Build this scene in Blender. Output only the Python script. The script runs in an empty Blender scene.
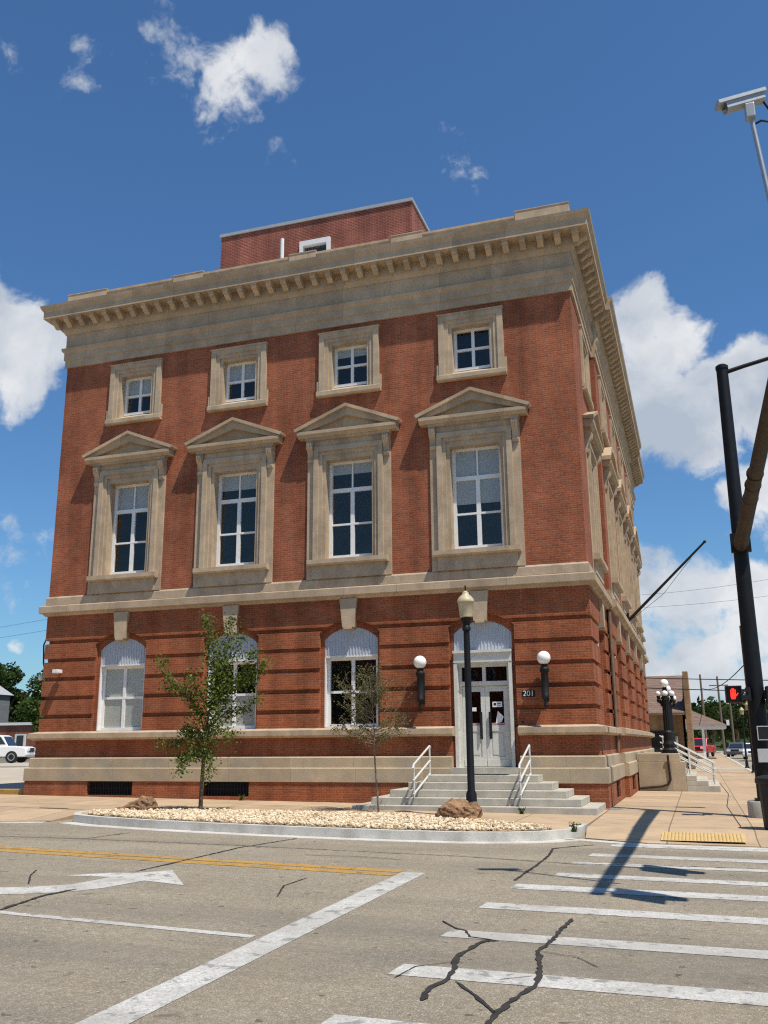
import bpy, bmesh, math, random
from mathutils import Vector, Matrix, noise
random.seed(7)
scn = bpy.context.scene
COL = scn.collection
R = math.radians
# ------------------------------------------------------------------ camera
FPX, PITCH, YAW, ROLL = 924.1, .2456, .3181, -.0084
CAM = Vector((2.226, -24.274, 1.6))
cr, sr = math.cos(ROLL), math.sin(ROLL)
_R = Vector((math.cos(YAW), math.sin(YAW), 0))
_U = Vector((math.sin(PITCH)*math.sin(YAW), -math.sin(PITCH)*math.cos(YAW), math.cos(PITCH)))
_F = Vector((-math.cos(PITCH)*math.sin(YAW), math.cos(PITCH)*math.cos(YAW), math.sin(PITCH)))
cd = bpy.data.cameras.new('camera'); cam = bpy.data.objects.new('camera', cd); COL.objects.link(cam)
cd.sensor_fit = 'VERTICAL'; cd.sensor_height = 36; cd.lens = FPX/1024*36; cd.clip_end = 6000; cd.clip_start = .05
rx = _R*cr + _U*sr; ux = -_R*sr + _U*cr; bz = -_F
cam.matrix_world = Matrix(((rx.x, ux.x, bz.x, CAM.x), (rx.y, ux.y, bz.y, CAM.y), (rx.z, ux.z, bz.z, CAM.z), (0, 0, 0, 1)))
scn.camera = cam

def raydir(px, py):                       # direction seen at a photo pixel (used only to aim the clouds of the sky)
    X, Y = px-384, py-512
    a = cr*X + sr*Y; b = -(-sr*X + cr*Y)
    return (_R*a + _U*b + _F*FPX).normalized()

# ------------------------------------------------------------------ sun and sky
SUN = Vector((.85, -.52, 2.05)).normalized()
ELEV = math.asin(SUN.z); AZ = math.atan2(SUN.x, SUN.y)
sl = bpy.data.lights.new('sun', 'SUN'); so = bpy.data.objects.new('sun', sl); COL.objects.link(so)
sl.energy = 5.0; sl.angle = R(.5); sl.color = (1, .93, .82)
so.rotation_euler = (-SUN).to_track_quat('-Z', 'Y').to_euler()
scn.render.engine = 'CYCLES'; scn.cycles.use_denoising = False; scn.cycles.use_adaptive_sampling = False; scn.cycles.sample_clamp_indirect = 4; scn.cycles.filter_width = 1.2
scn.view_settings.view_transform = 'Standard'; scn.view_settings.look = 'None'
scn.view_settings.exposure = 0.12; scn.view_settings.gamma = 1.0; scn.view_settings.use_curve_mapping = False

W = bpy.data.worlds.new('World'); scn.world = W; W.use_nodes = True
nt = W.node_tree; N = nt.nodes; L = nt.links; N.clear()
def wn(t, **k):
    n = N.new(t)
    for a, b in k.items(): setattr(n, a, b)
    return n
def wmath(op, a, b=None, c=None, clamp=False):
    n = wn('ShaderNodeMath', operation=op); n.use_clamp = clamp
    for i, v in enumerate((a, b, c)):
        if v is None: continue
        if isinstance(v, (int, float)): n.inputs[i].default_value = v
        else: L.new(v, n.inputs[i])
    return n.outputs[0]
sky = wn('ShaderNodeTexSky', sky_type='NISHITA'); sky.sun_disc = False
sky.sun_elevation = ELEV; sky.sun_rotation = AZ; sky.air_density = 1.15; sky.dust_density = .4; sky.ozone_density = 2.5
tc = wn('ShaderNodeTexCoord')
# clouds: (pixel, inner radius deg, weight)
blobs = [((180, 48), 2.5, .54), ((240, 75), 2.9, .84), ((262, 45), 2.2, .56), ((208, 115), 2.2, .5), ((160, 50), 2.2, .52),
         ((45, 72), 2.4, .36), ((85, 65), 2.0, .37), ((285, 150), 2.2, .34), ((440, 150), 2.2, .31), ((465, 170), 1.8, .3),
         ((15, 348), 3.6, 1.0), ((-30, 345), 4.6, 1.05), ((8, 382), 2.6, .85),
         ((640, 312), 2.6, .95), ((665, 345), 2.9, 1.0), ((650, 400), 3.6, 1.0), ((700, 405), 3.2, 1.0), ((748, 388), 2.9, 1.0), ((700, 435), 3.2, .95),
         ((785, 405), 3.4, 1.0), ((625, 425), 3, .95), ((745, 492), 1.9, .85), ((775, 487), 2.2, .9),
         ((655, 578), 2.6, .95), ((700, 600), 3.2, .9), ((750, 605), 3.2, .92), ((700, 655), 3.8, .82), ((640, 630), 3.6, .85), ((780, 640), 3.8, .85),
         ((660, 690), 3, .8), ((760, 690), 3, .8), ((15, 648), .7, .6), ((10, 560), 3.5, .42),
         ((900, 500), 9, .8), ((-200, 420), 9, .8)]
warp = wn('ShaderNodeTexNoise'); warp.inputs['Scale'].default_value = 16; warp.inputs['Detail'].default_value = 4
L.new(tc.outputs['Generated'], warp.inputs['Vector'])
wv = wn('ShaderNodeVectorMath', operation='MULTIPLY_ADD'); L.new(warp.outputs['Color'], wv.inputs[0])
wv.inputs[1].default_value = (.034,)*3
sub = wn('ShaderNodeVectorMath', operation='SUBTRACT'); L.new(tc.outputs['Generated'], sub.inputs[0]); sub.inputs[1].default_value = (.017,)*3
L.new(sub.outputs[0], wv.inputs[2])
nrm = wn('ShaderNodeVectorMath', operation='NORMALIZE'); L.new(wv.outputs[0], nrm.inputs[0])
acc = None
for (p, r, w) in blobs:
    d = wn('ShaderNodeVectorMath', operation='DOT_PRODUCT'); L.new(nrm.outputs[0], d.inputs[0]); d.inputs[1].default_value = raydir(*p)
    m = wn('ShaderNodeMapRange', interpolation_type='SMOOTHSTEP')
    L.new(d.outputs['Value'], m.inputs[0]); m.inputs[1].default_value = math.cos(R(r*1.25)); m.inputs[2].default_value = math.cos(R(r*.25))
    m.inputs[3].default_value = 0; m.inputs[4].default_value = w
    acc = m.outputs[0] if acc is None else wmath('MAXIMUM', acc, m.outputs[0])
n1 = wn('ShaderNodeTexNoise'); n1.inputs['Scale'].default_value = 21; n1.inputs['Detail'].default_value = 12; n1.inputs['Roughness'].default_value = .6
L.new(nrm.outputs[0], n1.inputs['Vector'])
dens = wmath('ADD', acc, wmath('MULTIPLY', wmath('SUBTRACT', n1.outputs[0], .5), 1.9))
cm = wn('ShaderNodeMapRange', interpolation_type='SMOOTHSTEP'); L.new(dens, cm.inputs[0])
cm.inputs[1].default_value = .38; cm.inputs[2].default_value = .84; cm.inputs[3].default_value = 0; cm.inputs[4].default_value = 1
gate = wn('ShaderNodeMapRange'); L.new(acc, gate.inputs[0]); gate.inputs[1].default_value = .0; gate.inputs[2].default_value = .12
mask = wmath('MULTIPLY', wmath('MULTIPLY', cm.outputs[0], gate.outputs[0]), .97)
n2 = wn('ShaderNodeTexNoise'); n2.inputs['Scale'].default_value = 8; n2.inputs['Detail'].default_value = 6
off = wn('ShaderNodeVectorMath', operation='ADD'); L.new(nrm.outputs[0], off.inputs[0]); off.inputs[1].default_value = (0, 0, .02)
L.new(off.outputs[0], n2.inputs['Vector'])
thick = wn('ShaderNodeMapRange'); L.new(wmath('ADD', n2.outputs[0], wmath('MULTIPLY', dens, .16)), thick.inputs[0])
thick.inputs[1].default_value = .5; thick.inputs[2].default_value = .74
ccol = wn('ShaderNodeMixRGB'); L.new(thick.outputs[0], ccol.inputs[0])
ccol.inputs[1].default_value = (12.5, 12.7, 13.0, 1); ccol.inputs[2].default_value = (7.0, 8.0, 9.4, 1)
tint = wn('ShaderNodeMixRGB', blend_type='MULTIPLY'); tint.inputs[0].default_value = 1; L.new(sky.outputs[0], tint.inputs[1]); tint.inputs[2].default_value = (.90, 1.38, 1.80, 1)
mx = wn('ShaderNodeMixRGB'); L.new(mask, mx.inputs[0]); L.new(tint.outputs[0], mx.inputs[1]); L.new(ccol.outputs[0], mx.inputs[2])
bg = wn('ShaderNodeBackground'); bg.inputs[1].default_value = .06; L.new(mx.outputs[0], bg.inputs[0])
ow = wn('ShaderNodeOutputWorld'); L.new(bg.outputs[0], ow.inputs[0])

# ------------------------------------------------------------------ materials
def mat(name, col, rough=.8, var=.15, scale=3., bump=0., bscale=40., metal=0., stain=None, joints=None, speck=None, spec=.3, emit=None, wear=None, chip=.67):
    """Principled surface on world position: tone noise, optional stains, ashlar joints (w,h), aggregate speckle."""
    m = bpy.data.materials.new(name); m.use_nodes = True
    t = m.node_tree; nd = t.nodes; lk = t.links
    b = nd['Principled BSDF']; b.inputs['Roughness'].default_value = rough; b.inputs['Metallic'].default_value = metal
    b.inputs['Specular IOR Level'].default_value = spec
    geo = nd.new('ShaderNodeNewGeometry')
    def noise_(sc, det=4, rg=.55, vec=None):
        n = nd.new('ShaderNodeTexNoise'); n.inputs['Scale'].default_value = sc; n.inputs['Detail'].default_value = det; n.inputs['Roughness'].default_value = rg
        lk.new(vec or geo.outputs['Position'], n.inputs['Vector']); return n.outputs[0]
    def mixc(f, a, c, bt='MIX', fac=None):
        n = nd.new('ShaderNodeMixRGB'); n.blend_type = bt
        if f is None: n.inputs[0].default_value = fac
        else: lk.new(f, n.inputs[0])
        for i, v in ((1, a), (2, c)):
            if isinstance(v, tuple): n.inputs[i].default_value = (*v[:3], 1)
            else: lk.new(v, n.inputs[i])
        return n.outputs[0]
    def rng(v, a, c, d=0, e=1):
        n = nd.new('ShaderNodeMapRange'); lk.new(v, n.inputs[0]); n.inputs[1].default_value = a; n.inputs[2].default_value = c
        n.inputs[3].default_value = d; n.inputs[4].default_value = e; return n.outputs[0]
    lo = tuple(c*(1-var) for c in col); hi = tuple(min(1, c*(1+var)) for c in col)
    c = mixc(rng(noise_(scale, 6), .3, .7), lo, hi)
    if stain:                              # (colour, amount, stretch along z)
        mp = nd.new('ShaderNodeMapping'); lk.new(geo.outputs['Position'], mp.inputs[0]); mp.inputs['Scale'].default_value = (1.3, 1.3, stain[2])
        c = mixc(rng(noise_(1.1, 8, .65, mp.outputs[0]), .48, .75, 0, stain[1]), c, stain[0])
    if speck:                              # (colour, amount, scale)
        c = mixc(rng(noise_(speck[2], 2, .7), .52, .66, 0, speck[1]), c, speck[0])
        c = mixc(rng(noise_(speck[2]*1.7, 2, .7), .56, .66, 0, speck[1]*.8), c, tuple(x*.3 for x in col))
    if wear:                               # streaks along the traffic, dark oil spots, mid grain
        mp = nd.new('ShaderNodeMapping'); lk.new(geo.outputs['Position'], mp.inputs[0]); mp.inputs['Scale'].default_value = (.06, .75, 1); mp.inputs['Rotation'].default_value = (0, 0, .085)
        c = mixc(rng(noise_(1, 5, .6, mp.outputs[0]), .45, .68, 0, wear[1]), c, wear[0])
        c = mixc(rng(noise_(15, 3, .7), .35, .65, 0, .5), c, tuple(x*.55 for x in col))
        c = mixc(rng(noise_(2.6 if chip > .6 else 5.5, 4, .6), chip, chip+.05, 0, .55 if chip > .6 else .8), c, tuple(x*.35 for x in col))
        c = mixc(rng(noise_(7, 2, .5), .70, .73, 0, .7), c, tuple(x*.25 for x in col))
    if joints:                             # (w, h, mortar, colour, flat)
        sx = nd.new('ShaderNodeSeparateXYZ'); lk.new(geo.outputs['Position'], sx.inputs[0])
        ad = nd.new('ShaderNodeMath'); ad.operation = 'ADD'; lk.new(sx.outputs[0], ad.inputs[0]); lk.new(sx.outputs[1], ad.inputs[1])
        cb = nd.new('ShaderNodeCombineXYZ')
        if joints[4]: lk.new(sx.outputs[0], cb.inputs[0]); lk.new(sx.outputs[1], cb.inputs[1])
        else: lk.new(ad.outputs[0], cb.inputs[0]); lk.new(sx.outputs[2], cb.inputs[1])
        br = nd.new('ShaderNodeTexBrick'); lk.new(cb.outputs[0], br.inputs['Vector'])
        br.inputs['Scale'].default_value = 1; br.inputs['Brick Width'].default_value = joints[0]; br.inputs['Row Height'].default_value = joints[1]
        br.inputs['Mortar Size'].default_value = joints[2]; br.inputs['Mortar Smooth'].default_value = .2; br.inputs['Bias'].default_value = 0
        br.offset = 0 if joints[4] else .5
        br.inputs['Color1'].default_value = (.88, .88, .88, 1); br.inputs['Color2'].default_value = (1.1, 1.1, 1.1, 1); br.inputs['Mortar'].default_value = (1, 1, 1, 1)
        c = mixc(None, c, br.outputs['Color'], 'MULTIPLY', .9)
        c = mixc(br.outputs['Fac'], c, joints[3])
    lk.new(c, b.inputs['Base Color'])
    if bump:
        bp = nd.new('ShaderNodeBump'); bp.inputs['Strength'].default_value = bump; bp.inputs['Distance'].default_value = .02
        lk.new(noise_(bscale, 5, .6), bp.inputs['Height']); lk.new(bp.outputs[0], b.inputs['Normal'])
    if emit:
        b.inputs['Emission Color'].default_value = (*emit[0], 1); b.inputs['Emission Strength'].default_value = emit[1]
    return m

def brick(name, c1, c2, mortar, w=.2, h=.062, ms=.0055):
    m = bpy.data.materials.new(name); m.use_nodes = True
    t = m.node_tree; nd = t.nodes; lk = t.links; b = nd['Principled BSDF']; b.inputs['Roughness'].default_value = .85; b.inputs['Specular IOR Level'].default_value = .2
    geo = nd.new('ShaderNodeNewGeometry'); sx = nd.new('ShaderNodeSeparateXYZ'); lk.new(geo.outputs['Position'], sx.inputs[0])
    ad = nd.new('ShaderNodeMath'); ad.operation = 'ADD'; lk.new(sx.outputs[0], ad.inputs[0]); lk.new(sx.outputs[1], ad.inputs[1])
    cb = nd.new('ShaderNodeCombineXYZ'); lk.new(ad.outputs[0], cb.inputs[0]); lk.new(sx.outputs[2], cb.inputs[1])
    br = nd.new('ShaderNodeTexBrick'); lk.new(cb.outputs[0], br.inputs['Vector'])
    for k, v in (('Scale', 1), ('Brick Width', w), ('Row Height', h), ('Mortar Size', ms), ('Mortar Smooth', .3), ('Bias', -.15)): br.inputs[k].default_value = v
    br.inputs['Color1'].default_value = (*c1, 1); br.inputs['Color2'].default_value = (*c2, 1); br.inputs['Mortar'].default_value = (*mortar, 1)
    n = nd.new('ShaderNodeTexNoise'); n.inputs['Scale'].default_value = .9; n.inputs['Detail'].default_value = 8; n.inputs['Roughness'].default_value = .65
    lk.new(geo.outputs['Position'], n.inputs['Vector'])
    mr = nd.new('ShaderNodeMapRange'); lk.new(n.outputs[0], mr.inputs[0]); mr.inputs[1].default_value = .3; mr.inputs[2].default_value = .7; mr.inputs[3].default_value = .72; mr.inputs[4].default_value = 1.22
    n2 = nd.new('ShaderNodeTexNoise'); n2.inputs['Scale'].default_value = 27; n2.inputs['Detail'].default_value = 3; lk.new(cb.outputs[0], n2.inputs['Vector'])
    mr2 = nd.new('ShaderNodeMapRange'); lk.new(n2.outputs[0], mr2.inputs[0]); mr2.inputs[1].default_value = .3; mr2.inputs[2].default_value = .7; mr2.inputs[3].default_value = .7; mr2.inputs[4].default_value = 1.34
    mm = nd.new('ShaderNodeMath'); mm.operation = 'MULTIPLY'; lk.new(mr.outputs[0], mm.inputs[0]); lk.new(mr2.outputs[0], mm.inputs[1])
    mp = nd.new('ShaderNodeMapping'); lk.new(geo.outputs['Position'], mp.inputs[0]); mp.inputs['Scale'].default_value = (2.2, 2.2, .22)
    n3 = nd.new('ShaderNodeTexNoise'); n3.inputs['Scale'].default_value = 1; n3.inputs['Detail'].default_value = 6; lk.new(mp.outputs[0], n3.inputs['Vector'])
    mr3 = nd.new('ShaderNodeMapRange'); lk.new(n3.outputs[0], mr3.inputs[0]); mr3.inputs[1].default_value = .38; mr3.inputs[2].default_value = .72; mr3.inputs[3].default_value = 1.1; mr3.inputs[4].default_value = .7
    m0 = mm; mm = nd.new('ShaderNodeMath'); mm.operation = 'MULTIPLY'; lk.new(m0.outputs[0], mm.inputs[0]); lk.new(mr3.outputs[0], mm.inputs[1])
    mu = nd.new('ShaderNodeMixRGB'); mu.blend_type = 'MULTIPLY'; mu.inputs[0].default_value = 1; lk.new(br.outputs['Color'], mu.inputs[1]); lk.new(mm.outputs[0], mu.inputs[2])
    lk.new(mu.outputs[0], b.inputs['Base Color'])
    bp = nd.new('ShaderNodeBump'); bp.invert = True; bp.inputs['Strength'].default_value = .6; bp.inputs['Distance'].default_value = .008; lk.new(br.outputs['Fac'], bp.inputs['Height'])
    lk.new(bp.outputs[0], b.inputs['Normal'])
    return m

def glassmat(name, tint=(.75, .8, .8), base=.5):
    m = bpy.data.materials.new(name); m.use_nodes = True
    t = m.node_tree; nd = t.nodes; lk = t.links; nd.clear()
    o = nd.new('ShaderNodeOutputMaterial'); mxs = nd.new('ShaderNodeMixShader'); tr = nd.new('ShaderNodeBsdfTransparent'); gl = nd.new('ShaderNodeBsdfGlossy')
    tr.inputs[0].default_value = (*tint, 1); gl.inputs['Roughness'].default_value = .02; gl.inputs[0].default_value = (.85, .78, .70, 1)
    fw = nd.new('ShaderNodeLayerWeight'); pw = nd.new('ShaderNodeMath'); pw.operation = 'POWER'; lk.new(fw.outputs['Facing'], pw.inputs[0]); pw.inputs[1].default_value = 4
    lw = nd.new('ShaderNodeMath'); lw.operation = 'MULTIPLY_ADD'; lk.new(pw.outputs[0], lw.inputs[0]); lw.inputs[1].default_value = .8; lw.inputs[2].default_value = .075
    geo = nd.new('ShaderNodeNewGeometry'); nz = nd.new('ShaderNodeTexNoise'); nz.inputs['Scale'].default_value = 1.3; lk.new(geo.outputs['Position'], nz.inputs['Vector'])
    bp = nd.new('ShaderNodeBump'); bp.inputs['Strength'].default_value = .35; bp.inputs['Distance'].default_value = .05; lk.new(nz.outputs[0], bp.inputs['Height']); lk.new(bp.outputs[0], gl.inputs['Normal'])
    lk.new(lw.outputs[0], mxs.inputs[0]); lk.new(tr.outputs[0], mxs.inputs[1]); lk.new(gl.outputs[0], mxs.inputs[2]); lk.new(mxs.outputs[0], o.inputs[0])
    return m

def leafmat(name, c1, c2, trans=.35):
    m = bpy.data.materials.new(name); m.use_nodes = True
    t = m.node_tree; nd = t.nodes; lk = t.links; nd.clear()
    o = nd.new('ShaderNodeOutputMaterial'); mxs = nd.new('ShaderNodeMixShader'); mxs.inputs[0].default_value = trans
    d = nd.new('ShaderNodeBsdfDiffuse'); tl = nd.new('ShaderNodeBsdfTranslucent')
    geo = nd.new('ShaderNodeNewGeometry'); r = nd.new('ShaderNodeMixRGB'); r.inputs[1].default_value = (*c1, 1); r.inputs[2].default_value = (*c2, 1)
    lk.new(geo.outputs['Random Per Island'], r.inputs[0]); lk.new(r.outputs[0], d.inputs[0]); lk.new(r.outputs[0], tl.inputs[0])
    lk.new(d.outputs[0], mxs.inputs[1]); lk.new(tl.outputs[0], mxs.inputs[2]); lk.new(mxs.outputs[0], o.inputs[0])
    return m

M = dict(
 brick=brick('brick_upper', (.315, .096, .044), (.23, .068, .034), (.35, .18, .115)),
 brickg=brick('brick_lower', (.32, .094, .038), (.23, .066, .029), (.35, .175, .10)),
 brickp=brick('brick_penthouse', (.27, .068, .040), (.19, .048, .03), (.34, .17, .13), ms=.011),
 stone=mat('limestone', (.44, .335, .225), .85, .16, 2.2, .3, 30, stain=((.24, .18, .12), .5, .6), joints=(1.55, 40, .005, (.24, .19, .13), False)),
 stoneb=mat('limestone_base', (.43, .34, .225), .85, .12, 2.2, .3, 25, stain=((.28, .26, .23), .75, 1.0), joints=(1.9, 40, .006, (.26, .22, .17), False)),
 stonet=mat('limestone_trim', (.455, .35, .238), .85, .16, 3.5, .25, 40, stain=((.21, .155, .10), .65, .3)),
 granite=mat('granite_steps', (.46, .425, .35), .8, .14, 4, .2, 60, stain=((.26, .25, .21), .6, 1), speck=((.5, .5, .47), .4, 70)),
 white=mat('white_paint', (.76, .76, .74), .45, .05, 5),
 bead=mat('grey_white_board', (.47, .51, .55), .6, .05, 5, stain=((.38, .40, .42), .3, .2)),
 doorp=mat('door_paint', (.62, .61, .55), .5, .07, 6, stain=((.42, .39, .33), .45, .5)),
 glass=glassmat('window_glass', (.92, .93, .92)), dglass=glassmat('door_glass', (.2, .2, .2)),
 blind=mat('grey_blind', (.42, .43, .42), .8, .05), blindl=mat('pale_blind', (.50, .49, .44), .8, .05),
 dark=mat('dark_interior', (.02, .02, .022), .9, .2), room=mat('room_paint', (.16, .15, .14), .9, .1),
 black=mat('black_paint', (.009, .0095, .011), .5, .25, 6, spec=.22), blackm=mat('black_metal', (.012, .012, .013), .55, .3, 9, spec=.25),
 arm=mat('bronze_pole', (.042, .029, .02), .6, .2, 6, spec=.18, stain=((.02, .014, .01), .7, .2)),
 galv=mat('galvanised', (.36, .38, .39), .42, .08, 20, metal=.5), railp=mat('rail_paint', (.55, .55, .52), .5, .12, 12),
 globe=mat('white_globe', (.87, .86, .82), .35, .03), lampg=mat('cream_lantern', (.50, .43, .28), .45, .14, 9, stain=((.42, .33, .17), .5, 1)),
 walk=mat('concrete_walk', (.43, .315, .20), .9, .1, 1.3, .12, 70, stain=((.27, .20, .13), .75, 1), joints=(1.53, 1.53, .014, (.19, .145, .10), True), speck=((.5, .39, .27), .4, 45)),
 walkg=mat('concrete_pale', (.40, .36, .29), .9, .1, 1.7, .12, 70, stain=((.35, .31, .25), .5, 1), speck=((.48, .43, .36), .35, 45)),
 kerb=mat('concrete_kerb', (.52, .50, .45), .9, .14, 3, .3, 50, stain=((.28, .25, .2), .75, 1), speck=((.68, .66, .6), .4, 40)),
 asph=mat('asphalt', (.34, .292, .218), .93, .16, .9, .9, 110, stain=((.40, .325, .215), .85, 1), speck=((.62, .56, .45), 1.0, 58), spec=.12, wear=((.19, .175, .15), .6)),
 paint=mat('road_paint', (.60, .59, .55), .8, .1, 4, .3, 80, stain=((.27, .25, .22), 1.0, 1), speck=((.30, .27, .23), .9, 42), wear=((.33, .31, .27), .6), chip=.585),
 yellow=mat('yellow_paint', (.52, .29, .055), .8, .12, 4, .2, 80, stain=((.30, .22, .12), 1.0, 1), speck=((.26, .2, .12), .9, 40), wear=((.3, .23, .14), .7), chip=.59),
 tar=mat('tar_seal', (.035, .033, .03), .6, .3, 5, spec=.3),
 tact=mat('tactile_yellow', (.55, .39, .17), .8, .1, 5),
 soil=mat('gravel_bed', (.40, .31, .2), .95, .25, 12, .5, 40),
 lot=mat('concrete_lot', (.42, .37, .29), .92, .12, .4, stain=((.36, .31, .24), .5, 1)),
 earth=mat('earth', (.16, .15, .11), .95, .2, .05), grass=mat('grass_green', (.10, .17, .04), .95, .3, 4),
 hill=mat('hill_green', (.03, .05, .018), .95, .3, .2),
 bark=mat('bark', (.16, .115, .075), .95, .25, 20, .5, 60), bark2=mat('bark_pale', (.20, .155, .11), .95, .25, 20),
 rock=mat('brown_rock', (.27, .15, .075), .9, .5, 5, .9, 16, stain=((.05, .038, .03), .95, 1), speck=((.42, .33, .25), .4, 12)),
 wood=mat('pole_wood', (.17, .125, .09), .9, .2, 8), wire=mat('wire', (.012, .012, .013), .7, .1),
 roofm=mat('membrane', (.4, .39, .37), .9, .1), lead=mat('coping_metal', (.36, .37, .38), .5, .1),
 shingle=mat('shingles', (.20, .135, .105), .95, .15, 3, .3, 30, joints=(.32, .14, .012, (.10, .07, .055), False)),
 tanbr=brick('brick_tan', (.36, .22, .115), (.28, .165, .085), (.3, .22, .15)),
 redbr=brick('brick_far', (.28, .10, .06), (.22, .07, .045), (.3, .2, .15)),
 slate=mat('grey_siding', (.17, .18, .19), .8, .1, 2, joints=(4, .3, .03, (.16, .17, .18), False)),
 red=mat('red_paint', (.55, .022, .025), .25, .05, spec=.6), cwhite=mat('white_car_paint', (.78, .78, .78), .25, .03, spec=.6),
 cgrey=mat('grey_car_paint', (.09, .10, .12), .25, .05, spec=.6), cblue=mat('dark_car_paint', (.03, .035, .05), .25, .05, spec=.6),
 tyre=mat('rubber', (.02, .02, .02), .85, .1), rim=mat('rim', (.45, .45, .46), .35, .05, metal=.6), cglass=mat('car_glass', (.02, .025, .03), .08, .1, spec=.8),
 lamp_e=mat('head_light', (.8, .8, .8), .15, .03), tail=mat('tail_light', (.4, .02, .02), .3, .05),
 hand=mat('red_hand', (.8, .03, .02), .4, .0, emit=((1, .035, .02), 1.6)),
 plate=mat('pale_sign', (.5, .5, .49), .5, .05), paper=mat('paper', (.8, .8, .78), .8, .04), ink=mat('ink', (.02, .02, .02), .7, .1),
 plast=mat('black_plastic', (.014, .014, .015), .55, .2, 6, spec=.4),
 leaf=leafmat('leaf', (.055, .095, .02), (.2, .235, .06)), leaf2=leafmat('leaf_dry', (.085, .095, .035), (.2, .19, .09)),
 leaff=leafmat('leaf_far', (.022, .038, .012), (.06, .09, .025), .2), leafg=leafmat('leaf_bright', (.05, .085, .02), (.1, .14, .04), .25),
 stonep=None)
m = bpy.data.materials.new('pebbles'); m.use_nodes = True
_g = m.node_tree.nodes.new('ShaderNodeNewGeometry'); _r = m.node_tree.nodes.new('ShaderNodeValToRGB')
_e = _r.color_ramp.elements; _e[0].color = (.36, .25, .14, 1); _e[1].color = (.72, .62, .46, 1)
_x = _r.color_ramp.elements.new(.3); _x.color = (.56, .43, .26, 1); _x = _r.color_ramp.elements.new(.65); _x.color = (.66, .55, .38, 1)
m.node_tree.links.new(_g.outputs['Random Per Island'], _r.inputs[0]); m.node_tree.links.new(_r.outputs[0], m.node_tree.nodes['Principled BSDF'].inputs['Base Color'])
m.node_tree.nodes['Principled BSDF'].inputs['Roughness'].default_value = .85
M['stonep'] = m

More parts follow.
